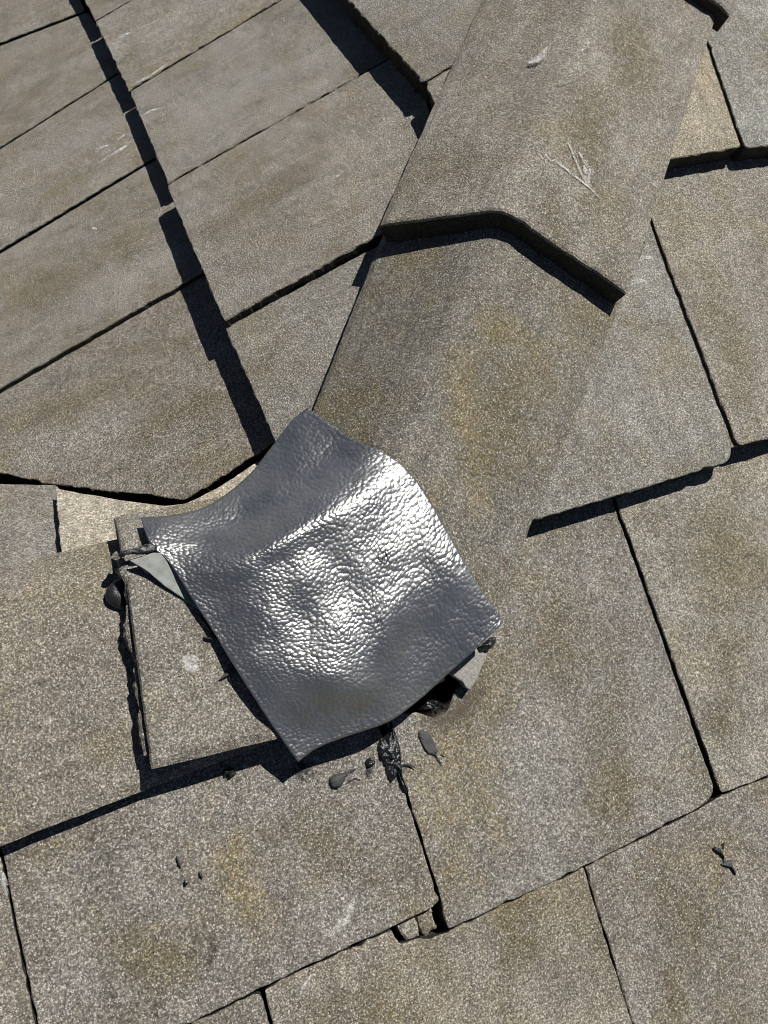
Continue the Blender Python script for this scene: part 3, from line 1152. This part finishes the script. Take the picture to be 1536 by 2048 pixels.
# light smoothing of the surface, the outline stays
for _ in range(2):
    new = [r[:] for r in sheet_pts]
    for i in range(1, NA):
        for j in range(1, NA):
            new[i][j] = (sheet_pts[i][j] * 2 + sheet_pts[i - 1][j] + sheet_pts[i + 1][j] + sheet_pts[i][j - 1] + sheet_pts[i][j + 1]) / 6
    sheet_pts = new
org = sheet_pts[NA // 2][NA // 2].copy()
mid = NA // 2
lenA = sum((sheet_pts[i + 1][mid] - sheet_pts[i][mid]).length for i in range(NA))
lenB = sum((sheet_pts[mid][j + 1] - sheet_pts[mid][j]).length for j in range(NA))
print('sheet size', lenA, lenB)
verts, uvs, faces = [], [], []
best = None
for i in range(NA + 1):
    for j in range(NA + 1):
        verts.append(sheet_pts[i][j] - org)
        uvs.append((i / NA * lenA, j / NA * lenB))
        p = sheet_px(i / NA, j / NA)
        e = (p - Vector((768, 1113))).length
        if best is None or e < best[0]:
            best = (e, uvs[-1])
SPOT_UV = (best[1][0], best[1][1], 0.0)
M_METAL = metal_material()
for i in range(NA):
    for j in range(NA):
        k_ = i * (NA + 1) + j
        faces.append((k_, k_ + NA + 1, k_ + NA + 2, k_ + 1))
sheet = mesh_obj('metal_sheet', verts, faces, M_METAL, Matrix.Translation(org), smooth=True, uv=uvs)
sol = sheet.modifiers.new('thickness', 'SOLIDIFY')
sol.thickness = 0.0008
sol.offset = -1.0
tag(sheet, 'crumpled silvery embossed metal sheet laid over the foot of the hip', 'metal sheet')


# ---------------------------------------------------------------- sealant, chips, scraps
def blob(name, surf, outline, height, mat, label, cat, group=None, rings=6, rough=0.25, ds=3.0, base=0.0005, flat=0.0, parent=None, seed=None, shape=0.5, jag=1.6):
    """small lump whose outline was located in the photo; surf(x, y, lift) gives the surface it sits on"""
    sd = seed if seed is not None else rnd.random() * 700
    P = [Vector(p) for p in outline]
    P = resample(P, ds)
    P = [p + Vector((mn.noise(Vector((p.x * 0.35, p.y * 0.35, sd))), mn.noise(Vector((p.x * 0.35, p.y * 0.35, sd + 7))))) * jag for p in P]
    c = sum(P, Vector((0, 0))) / len(P)
    n = len(P)
    o0 = surf(c.x, c.y, 0.0)
    up = (surf(c.x, c.y, 0.01) - o0)
    e1 = surf(c.x + 4, c.y, 0.0) - o0
    e2 = surf(c.x, c.y + 4, 0.0) - o0
    nrm = e2.cross(e1).normalized()
    if nrm.z < 0:
        nrm = -nrm
    x = e1.normalized()
    y = nrm.cross(x)
    M = Matrix((x, y, nrm)).transposed().to_4x4()
    M.translation = o0
    Mi = M.inverted()
    verts, faces = [], []
    for k_ in range(rings + 1):
        s = 1.0 - k_ / (rings + 0.6)
        hh = (1 - s ** 2) ** shape
        if flat:
            hh = min(1.0, hh / flat)
        for i, p in enumerate(P):
            q = c + (p - c) * s
            w = Mi @ surf(q.x, q.y, 0.0)
            z = base + height * hh * (1 + rough * mn.noise(Vector((q.x * 0.11, q.y * 0.11, sd)))) if k_ else -0.0015
            verts.append((w.x, w.y, w.z + z))
    # skirt ring at the surface then domed rings
    for k_ in range(rings):
        for i in range(n):
            j = (i + 1) % n
            faces.append((k_ * n + i, k_ * n + j, (k_ + 1) * n + j, (k_ + 1) * n + i))
    w = Mi @ surf(c.x, c.y, 0.0)
    verts.append((w.x, w.y, w.z + base + height))
    for i in range(n):
        faces.append((rings * n + i, rings * n + (i + 1) % n, len(verts) - 1))
    me = bpy.data.meshes.new(name)
    bm = bmesh.new()
    bv = [bm.verts.new(v) for v in verts]
    for f in faces:
        try:
            bm.faces.new([bv[i] for i in f])
        except ValueError:
            pass
    bmesh.ops.recalc_face_normals(bm, faces=bm.faces)
    bm.to_mesh(me)
    bm.free()
    for p in me.polygons:
        p.use_smooth = True
    me.materials.append(mat)
    o = bpy.data.objects.new(name, me)
    COL.objects.link(o)
    if parent is not None:
        o.parent = parent
        o.matrix_local = abs_mat(parent).inverted() @ M
    else:
        o.matrix_world = M
    o['_abs'] = [v for row in M for v in row]
    if label:
        tag(o, label, cat, group)
    return o


def on_tile(key, sl=SOUTH):
    return lambda x, y, l: tile_at(sl, T[key], x, y, l)


def on_south(h):
    return lambda x, y, l: at(SOUTH, x, y, h + l)


# plane of a loft cap wing from three points of its top surface
def plane_surf(a, b, c):
    n = (b - a).cross(c - a).normalized()
    if n.z < 0:
        n = -n

    def f(x, y, l):
        d = ray(x, y)
        t = ((a + n * l) - CAM).dot(n) / d.dot(n)
        return CAM + d * t
    return f


def cap_points(o, side, f0, f1):
    """three points of a cap's wing: side 0 = first edge, -1 = last edge"""
    return None


s3a, s3c, s4a = on_tile('S3a'), on_tile('S3c'), on_tile('S4a')
k2n = at(SOUTH, 303, 1540, 0.053)
k2e = at(SOUTH, 553, 1471, 0.053)
k2a = ridge_pt(k2n.x + 0.01, 0.060)
drop_k2 = 0.012 * (k2e.x - k2n.x) / (0.10 - k2n.x)
k2_s = plane_surf(k2n, k2e - Vector((0, 0, drop_k2)), k2a)
k2nn = at(NORTH, 226, 1032, 0.052)
k2_n = plane_surf(k2nn, k2nn + Vector((0.3, 0, -0.02)), k2a)
k1n = at(SOUTH, -250, 1789, 0.034)
k1_s = plane_surf(k1n, ridge_pt(k1n.x, 0.042), at(SOUTH, 0, 1690, 0.034) - Vector((0, 0, 0.004)))

blob('sealant_blob', k1_s, [(246, 1152), (236, 1158), (222, 1166), (212, 1178), (209, 1193), (215, 1206), (228, 1215), (243, 1221), (252, 1222), (256, 1200), (252, 1170)],
     0.005, M_TAR, 'rounded black sealant blob squeezed out at the left edge of the ridge cap', 'sealant', rough=0.1)
blob('sealant_streak', k2_s, [(236, 1110), (246, 1101), (262, 1099), (276, 1094), (292, 1088), (303, 1086), (318, 1092), (316, 1102), (300, 1107), (282, 1109), (262, 1108), (250, 1111), (240, 1116)],
     0.003, M_TAR, 'black sealant streak above the pale flashing triangle', 'sealant', flat=0.6, ds=2.5)
blob('sealant_smear', k2_s, [(392, 1226), (402, 1232), (412, 1246), (420, 1262), (428, 1272), (416, 1262), (404, 1248), (394, 1236)], 0.004, M_DRY,
     'thin dark sealant smear beside the sheet edge, upper of two', 'sealant', ds=2.0)
blob('sealant_smear', k2_s, [(404, 1274), (416, 1277), (432, 1276), (436, 1270), (436, 1280), (424, 1281), (410, 1279)], 0.004, M_DRY,
     'hooked dark sealant smear beside the sheet edge, below the thin one', 'sealant', ds=2.0)
blob('sealant_smear', k2_s, [(435, 1362), (446, 1350), (456, 1340), (470, 1328), (478, 1340), (466, 1352), (458, 1364), (455, 1352), (444, 1358)], 0.003, M_DRY,
     'forked dark sealant smear right of the pale scuff', 'sealant', ds=2.0)
blob('sealant_blob', s3a, [(940, 1300), (952, 1290), (968, 1276), (980, 1276), (980, 1290), (972, 1302), (958, 1308), (946, 1307)], 0.010, M_TARG,
     'small glossy black sealant bead under the right corner of the sheet', 'sealant', ds=2.0, base=0.012)
blob('sealant_lump', on_south(-0.010), [(822, 1420), (828, 1402), (842, 1394), (858, 1396), (872, 1400), (886, 1406), (891, 1420), (884, 1430), (868, 1438), (856, 1428), (838, 1424)], 0.020, M_TARG,
     'glossy black sealant lump in the hole under the lower sheet edge', 'sealant', rough=0.7, ds=2.0)
B_LONG = blob('sealant_smear', s3c, [(782, 1440), (788, 1456), (796, 1478), (801, 1500), (803, 1530), (806, 1560), (814, 1590), (808, 1585), (798, 1556), (792, 1548), (790, 1560), (782, 1568), (774, 1556), (770, 1540),
                                 (764, 1522), (756, 1508), (752, 1492), (758, 1478), (770, 1470), (778, 1462)], 0.0045, M_TARG,
     'long glossy black sealant smear running down into the tile joint', 'sealant', rough=0.9, ds=2.0, flat=0.7)
B_LEAF = blob('sealant_smear', s3a, [(835, 1460), (846, 1458), (858, 1464), (866, 1476), (873, 1492), (877, 1505), (874, 1509), (868, 1507), (875, 1518), (864, 1510), (856, 1510), (848, 1500), (840, 1484), (834, 1470)], 0.0014, M_DRY,
     'leaf-shaped matt grey sealant smear below the hole in the tiles', 'sealant', ds=2.0, flat=0.5, rough=0.1)
B_DROP = blob('sealant_drip', s3c, [(656, 1565), (657, 1555), (666, 1549), (680, 1546), (692, 1543), (702, 1542), (694, 1550), (690, 1560), (684, 1571), (674, 1578), (662, 1577)], 0.0045, M_DRY,
     'teardrop of dark sealant with a thin tail below the sheet', 'sealant', ds=2.0, rough=0.2)
blob('sealant_crumb', s3c, [(729, 1524), (734, 1517), (742, 1515), (750, 1520), (750, 1528), (742, 1532), (734, 1534)], 0.004, M_TARG,
     'small shiny sealant crumb between the teardrop and the long smear', 'sealant', ds=1.5, rough=0.8)
B_CURL = blob('sealant_crumb', s4a, [(1422, 1696), (1430, 1693), (1438, 1696), (1444, 1706), (1448, 1718), (1440, 1708), (1432, 1704)], 0.003, M_TAR,
     'curled black sealant crumb on the lower right tile', 'sealant', ds=1.5)
blob('sealant_crumb', s4a, [(1438, 1728), (1450, 1722), (1462, 1718), (1462, 1726), (1472, 1744), (1472, 1752), (1466, 1740), (1458, 1729), (1448, 1730)], 0.0025, M_DRY,
     'dark triangular sealant scrap with a thin tail on the lower right tile', 'sealant', ds=1.5)
blob('sealant_crumb', s3c, [(352, 1710), (357, 1714), (362, 1730), (362, 1738), (356, 1728)], 0.003, M_DRY,
     'dark sliver of sealant on the lower left tile, leftmost of three bits', 'sealant', ds=1.5)
blob('sealant_crumb', s3c, [(397, 1742), (402, 1744), (407, 1752), (405, 1757), (399, 1752)], 0.003, M_DRY,
     'tiny dark sealant sliver on the lower left tile, rightmost of three bits', 'sealant', ds=1.5)
blob('mortar_crumb', s3c, [(368, 1758), (376, 1756), (380, 1761), (376, 1767), (369, 1766)], 0.005, M_TILE,
     'tiny brownish mortar crumb between two dark slivers on the lower left tile', 'crumb', ds=1.5).color = srgb(96, 84, 60)
blob('sealant_lump', on_south(0.006), [(440, 1548), (446, 1536), (462, 1532), (472, 1536), (474, 1545), (466, 1553), (452, 1556), (444, 1556)], 0.012, M_TAR,
     'black crumbly sealant lump under the lower edge of the ridge cap', 'sealant', ds=2.0, rough=0.8)

# pale flashing triangle under the sheet
pf = [k2_s(x, y, 0.0018) for x, y in [(258, 1121), (286, 1112), (306, 1105), (345, 1108), (430, 1200), (470, 1262), (420, 1238), (392, 1215), (330, 1172), (296, 1143)]]
nz = (pf[2] - pf[0]).cross(pf[5] - pf[0])
if nz.z < 0:
    nz = -nz
fl = slab('flashing_scrap', pf, nz, Vector((1, 0, 0)), 0.0016, M_PALE, None, radius=0.001, ds=0.005, rough=0.0004, lower=0.0003, bevel=0.0006, chips=0.001)
tag(fl, 'pale grey flashing corner sticking out under the left sheet edge', 'flashing')
# broken pale tile chip under the right of the sheet
pc = [tile_at(SOUTH, T['S3a'], x, y, 0.014) for x, y in [(880, 1330), (985, 1262), (978, 1300), (966, 1332), (954, 1362), (941, 1383), (930, 1374), (926, 1364), (905, 1352)]]
ch = slab('broken_tile_chip', pc, SOUTH.n, Vector((1, 0, 0)), 0.014, M_PALEC, None, radius=0.002, ds=0.004, lower=0.0015, bevel=0.0015)
tag(ch, 'pale broken chip of concrete tile under the right corner of the sheet', 'tile chip')
# two mortar chunks in the notch between tiles
for pts, hh, lab, col in (([(793, 1851), (812, 1843), (830, 1834), (836, 1852), (841, 1873), (828, 1879), (813, 1883), (803, 1872)], 0.019, 'squarish grey mortar chunk in the tile notch, left of two', (128, 122, 112)),
                          ([(832, 1833), (850, 1822), (864, 1814), (870, 1838), (877, 1857), (861, 1864), (859, 1872), (848, 1876), (840, 1862)], 0.017, 'cracked brownish mortar chunk in the tile notch, right of two', (120, 110, 96))):
    q = [at(SOUTH, x, y, hh) for x, y in pts]
    mc = slab('mortar_chunk', q, SOUTH.n, Vector((1, 0, 0)), 0.035, M_TILE, None, srgb(*col), radius=0.001, ds=0.003, rough=0.001, lower=0.003, bevel=0.003)
    tag(mc, lab, 'mortar', 'mortar chunks in the tile notch')


# ---------------------------------------------------------------- chalky scratches and stains on the tiles (wear)
def ribbon(surf, pts, width, parent, mat=None, lift=0.00035):
    P = [Vector(p) for p in pts]
    dense = []
    for i in range(len(P) - 1):
        n = max(2, int((P[i + 1] - P[i]).length / 5))
        for q in range(n):
            dense.append(P[i].lerp(P[i + 1], q / n))
    dense.append(P[-1])
    verts, faces, uv = [], [], []
    org_ = surf(dense[0].x, dense[0].y, lift)
    N_ = len(dense)
    for i, p in enumerate(dense):
        d = (dense[min(i + 1, N_ - 1)] - dense[max(i - 1, 0)]).normalized()
        nn_ = Vector((-d.y, d.x))
        t = i / (N_ - 1)
        w = width * (0.35 + 0.65 * math.sin(math.pi * min(1, max(0, t))) ** 0.6) * ((0.8 + 0.4 * rnd.random()) if width < 24 else 1.0)
        for s in (-1, -0.5, 0, 0.5, 1):
            q = p + nn_ * (w * s * 0.5)
            verts.append(surf(q.x, q.y, lift) - org_)
            uv.append((1.0 - abs(s), t))
    for i in range(N_ - 1):
        for s in range(4):
            a = i * 5 + s
            faces.append((a, a + 1, a + 6, a + 5))
    return mesh_obj('scratch', verts, faces, mat or M_CHALK, Matrix.Translation(org_), parent, uv=uv)


nl2, na2, nr2 = hip_caps[0]
h1_r = plane_surf(nr1, na1, T['H1_tr'])
h1_l = plane_surf(nl1, na1, T['H1_tl'])
H1 = T['H1']
for pts, w in (([(1079, 307), (1086, 318), (1092, 308), (1101, 322), (1110, 320), (1150, 352), (1178, 374), (1200, 397)], 7),
               ([(1136, 284), (1148, 312), (1162, 345), (1178, 374)], 8),
               ([(1158, 303), (1168, 322), (1180, 336), (1178, 360), (1176, 372)], 12),
               ([(1168, 330), (1174, 352), (1177, 370)], 16),
               ([(1301, 364), (1318, 377)], 7)):
    ribbon(h1_r, pts, w * 0.7, H1)
ribbon(h1_l, [(1056, 124), (1076, 118), (1088, 106), (1094, 94)], 16, H1)
for key, sl, par_, lst in (
        ('S2a', SOUTH, deck_s, [([(1274, 521), (1288, 515), (1306, 515)], 9), ([(1262, 568), (1274, 561), (1290, 562)], 12)]),
        ('B1', WEST, deck_w, [([(232, 80), (246, 70), (264, 65)], 7), ([(222, 100), (236, 90)], 6), ([(262, 171), (300, 152), (338, 124)], 6), ([(283, 55), (312, 42)], 5)]),
        ('B2', WEST, deck_w, [([(282, 233), (300, 222), (330, 214)], 7), ([(415, 282), (432, 270)], 5)]),
        ('A2', WEST, deck_w, [([(190, 304), (202, 294), (218, 291)], 8), ([(218, 312), (236, 302), (256, 290)], 8), ([(234, 279), (251, 268)], 7), ([(196, 326), (212, 317)], 6)]),
        ('B3', WEST, deck_w, [([(660, 362), (668, 354), (680, 350)], 8)]),
        ('A3', WEST, deck_w, [([(184, 455), (194, 458)], 9)]),
        ('S3c', SOUTH, deck_s, [([(656, 1872), (676, 1855), (694, 1832), (706, 1808), (712, 1792)], 20)]),
        ('S3a', SOUTH, deck_s, [([(820, 1446), (830, 1440), (842, 1438)], 8)]),
        ('S3d', SOUTH, deck_s, [([(6, 1745), (10, 1770), (14, 1792)], 14)]),
        ('S4b', SOUTH, deck_s, [([(600, 1992), (606, 1975), (624, 1948)], 8)]),
        ('N2', NORTH, deck_n, [([(112, 1008), (127, 1005)], 5)])):
    for pts, w in lst:
        ribbon(on_tile(key, sl), pts, w, par_)
# scuff on the ridge cap, rusty drip, tar stain and brown dust
K2 = T['K2']
ribbon(k2_s, [(368, 1312), (376, 1322), (388, 1334), (398, 1344)], 30, K2)
ribbon(k2_s, [(366, 1318), (382, 1314), (398, 1320)], 14, K2)
ribbon(k2_s, [(370, 1330), (384, 1338), (396, 1332)], 22, K2, lift=0.0006)
M_RUST = stain_material('rusty_drip', (0.080, 0.050, 0.030), 0.38, 0.56, 0.75)
M_TSTAIN = stain_material('tar_stain', (0.018, 0.019, 0.022), 0.42, 0.55, 0.95)
M_DUST = stain_material('brown_dust', (0.105, 0.082, 0.056), 0.34, 0.60, 0.75)
ribbon(s3c, [(424, 1862), (424, 1886), (430, 1896), (422, 1920), (418, 1945)], 26, deck_s, M_RUST).name = 'stain'
ribbon(s3c, [(606, 1514), (604, 1536), (612, 1556), (616, 1568)], 62, deck_s, M_TSTAIN).name = 'stain'
ribbon(s3c, [(735, 1528), (738, 1545), (736, 1562)], 18, deck_s, M_TSTAIN).name = 'stain'
ribbon(s3a, [(820, 1442), (870, 1448), (920, 1425), (948, 1385), (968, 1335)], 64, deck_s, M_DUST).name = 'stain'
for ob_, surf_, pts, w in ((B_LONG, s3c, [(800, 1530), (812, 1529), (822, 1531), (832, 1537)], 4.5), (B_LONG, s3c, [(790, 1545), (797, 1556), (806, 1566)], 3),
                           (B_DROP, s3c, [(690, 1570), (700, 1562), (710, 1557), (721, 1560)], 3.5), (B_DROP, s3c, [(690, 1546), (702, 1543), (712, 1538)], 5),
                           (B_LEAF, s3a, [(868, 1506), (876, 1518), (883, 1530)], 4), (B_LEAF, s3a, [(880, 1508), (890, 1514)], 4),
                           (B_CURL, s4a, [(1446, 1714), (1448, 1722), (1447, 1730)], 3), (B_CURL, s4a, [(1444, 1692), (1446, 1686), (1447, 1698)], 6)):
    ribbon(surf_, pts, w, ob_, M_TAR, 0.0007).name = 'strand'
h2_r = plane_surf(nr2, na2, T['H2_tr'])
h2_l = plane_surf(nl2, na2, T['H2_tl'])
H2 = T['H2']
slot_no = {}
for tl_, surf_, kind_, pts, w in (
        (T['S3a'], s3a, 'ochre', [(895, 1480), (905, 1560), (925, 1640), (905, 1740)], 130),
        (T['S3a'], s3a, 'ochre', [(960, 1520), (985, 1580), (1000, 1670)], 90),
        (T['S3a'], s3a, 'olive', [(1240, 1420), (1250, 1500), (1210, 1600)], 120),
        (T['S3a'], s3a, 'olive', [(1100, 1180), (1140, 1260), (1130, 1340)], 110),
        (T['S3c'], s3c, 'ochre', [(470, 1700), (485, 1745), (500, 1800)], 70),
        (T['S3c'], s3c, 'olive', [(150, 1850), (230, 1900), (330, 1930)], 120),
        (T['S3c'], s3c, 'olive', [(600, 1660), (680, 1690), (740, 1760)], 90),
        (H2, h2_r, 'ochre', [(1000, 640), (1040, 650), (1080, 690)], 70),
        (H2, h2_r, 'ochre', [(930, 720), (945, 780), (935, 830)], 70),
        (H2, h2_r, 'ochre', [(950, 920), (965, 965), (960, 1010)], 60),
        (H2, h2_r, 'olive', [(1040, 760), (1060, 840), (1000, 900)], 110),
        (H2, h2_l, 'ochre', [(780, 600), (796, 630), (800, 660)], 40),
        (H2, h2_l, 'olive', [(740, 740), (730, 800), (720, 860)], 80),
        (H1, h1_r, 'olive', [(1190, 200), (1200, 260), (1180, 330)], 90),
        (H1, h1_r, 'olive', [(1080, 380), (1110, 430), (1120, 470)], 70),
        (H1, h1_r, 'olive', [(1270, 40), (1290, 110), (1270, 170)], 80),
        (H1, h1_l, 'olive', [(1000, 150), (960, 230), (940, 300)], 90),
        (T['B1'], on_tile('B1', WEST), 'ochre', [(270, 166), (350, 122), (450, 70), (520, 30)], 34),
        (T['B1'], on_tile('B1', WEST), 'film', [(215, 95), (320, 45), (420, 0)], 40),
        (T['B2'], on_tile('B2', WEST), 'film', [(350, 260), (470, 190), (600, 120)], 60),
        (T['B2'], on_tile('B2', WEST), 'film', [(390, 315), (520, 240), (660, 160)], 40),
        (T['B3'], on_tile('B3', WEST), 'film', [(450, 600), (540, 545), (640, 480)], 60),
        (T['A2'], on_tile('A2', WEST), 'film', [(30, 340), (130, 290), (250, 235)], 50),
        (T['A2'], on_tile('A2', WEST), 'film', [(20, 450), (120, 390), (240, 330)], 40),
        (T['A1'], on_tile('A1', WEST), 'film', [(30, 170), (110, 140), (190, 110)], 40),
        (T['A3'], on_tile('A3', WEST), 'film', [(120, 640), (220, 580), (340, 510)], 60),
        (T['A4'], on_tile('A4', WEST), 'film', [(40, 900), (150, 860), (250, 830)], 80),
        (T['S3c'], s3c, 'film', [(100, 1760), (150, 1860), (150, 1960)], 110),
        (T['S3a'], s3a, 'film', [(1060, 1420), (1090, 1560), (1080, 1690)], 130),
        (T['S3a'], s3a, 'film', [(1290, 1440), (1330, 1520), (1340, 1600)], 90),
        (T['B3'], on_tile('B3', WEST), 'olive', [(440, 450), (520, 400), (600, 350)], 60),
        (T['A3'], on_tile('A3', WEST), 'olive', [(60, 600), (140, 560), (220, 500)], 80),
        (T['A4'], on_tile('A4', WEST), 'olive', [(110, 830), (180, 790), (260, 750)], 80),
        (T['A4'], on_tile('A4', WEST), 'olive', [(250, 720), (310, 700), (380, 680)], 50),
        (T['A4'], on_tile('A4', WEST), 'olive', [(290, 860), (360, 830), (430, 800)], 70),
        (T['A2'], on_tile('A2', WEST), 'olive', [(60, 420), (130, 370), (220, 330)], 40),
        (T['A1'], on_tile('A1', WEST), 'olive', [(20, 240), (80, 200), (110, 140)], 50),
        (T['S2b'], on_tile('S2b'), 'olive', [(1440, 600), (1470, 700), (1490, 780)], 70),
        (T['S3b'], on_tile('S3b'), 'olive', [(1440, 1040), (1460, 1120), (1420, 1180)], 80),
        (T['S3b'], on_tile('S3b'), 'olive', [(1450, 1300), (1480, 1380), (1440, 1440)], 80),
        (T['S4a'], s4a, 'olive', [(1300, 1760), (1370, 1800), (1390, 1870)], 110),
        (T['S4a'], s4a, 'olive', [(1340, 1950), (1350, 2000), (1350, 2060)], 50),
        (T['S4b'], on_tile('S4b'), 'olive', [(1040, 1800), (1060, 1850), (1030, 1900)], 80)):
    k_ = slot_no.get((tl_.name, kind_), 0)
    slot_no[(tl_.name, kind_)] = k_ + 1
    if k_ >= (2 if kind_ == 'film' else 3):
        continue
    inv = abs_mat(tl_).inverted()
    wa, wb = surf_(*pts[0], 0.0), surf_(*pts[-1], 0.0)
    mx, my = pts[len(pts) // 2]
    wide = (surf_(mx + w * 0.5, my, 0.0) - surf_(mx, my, 0.0)).length
    tl_['%s_from%d' % (kind_, k_)] = [float(q) for q in inv @ wa]
    tl_['%s_to%d' % (kind_, k_)] = [float(q) for q in inv @ wb]
    tl_['%s_size%d' % (kind_, k_)] = float(wide * 1.9)

# ragged bed of mortar showing along the left end of the upper ridge cap
mb = [(228, 1104), (230, 1112), (233, 1124), (237, 1140), (246, 1152), (252, 1170), (255, 1190), (257, 1206), (255, 1224), (254, 1250), (258, 1272),
      (258, 1292), (264, 1316), (268, 1340), (270, 1362), (276, 1386), (279, 1410), (283, 1436), (286, 1462), (290, 1490), (293, 1512), (330, 1500), (300, 1300), (272, 1150), (256, 1110)]
k2_low = lambda x, y, l: k2_s(x - 5, y, l - 0.008)
pm = [k2_low(x + rnd.uniform(-3, 2), y, 0.0) for x, y in mb]
nz = (k2a - k2n).cross(k2e - k2n)
if nz.z < 0:
    nz = -nz
slab('mortar_bed', pm, nz, Vector((1, 0, 0)), 0.020, M_TILE, roof, srgb(100, 96, 88), radius=0.001, ds=0.002, rough=0.0022, lower=0.004, bevel=0.003, chips=0.02)

T['H1']['label'] = 'upper folded hip cap with white arrow-like scratches'
T['H2']['label'] = 'lower folded hip cap running down under the metal sheet'
T['K2']['label'] = 'short ridge cap under the metal sheet with ragged mortar at its left end'
T['K1']['label'] = 'ridge cap at the left picture edge below the valley'
T['N2']['label'] = 'pale cream tile at the foot of the valley'
T['S1a']['label'] = 'pale cream cut tile beside the upper hip cap'
T['A4']['label'] = 'tile cut to a slant along the valley'
for o in bpy.data.objects:
    for key in ('_abs', '_pl'):
        if key in o:
            del o[key]
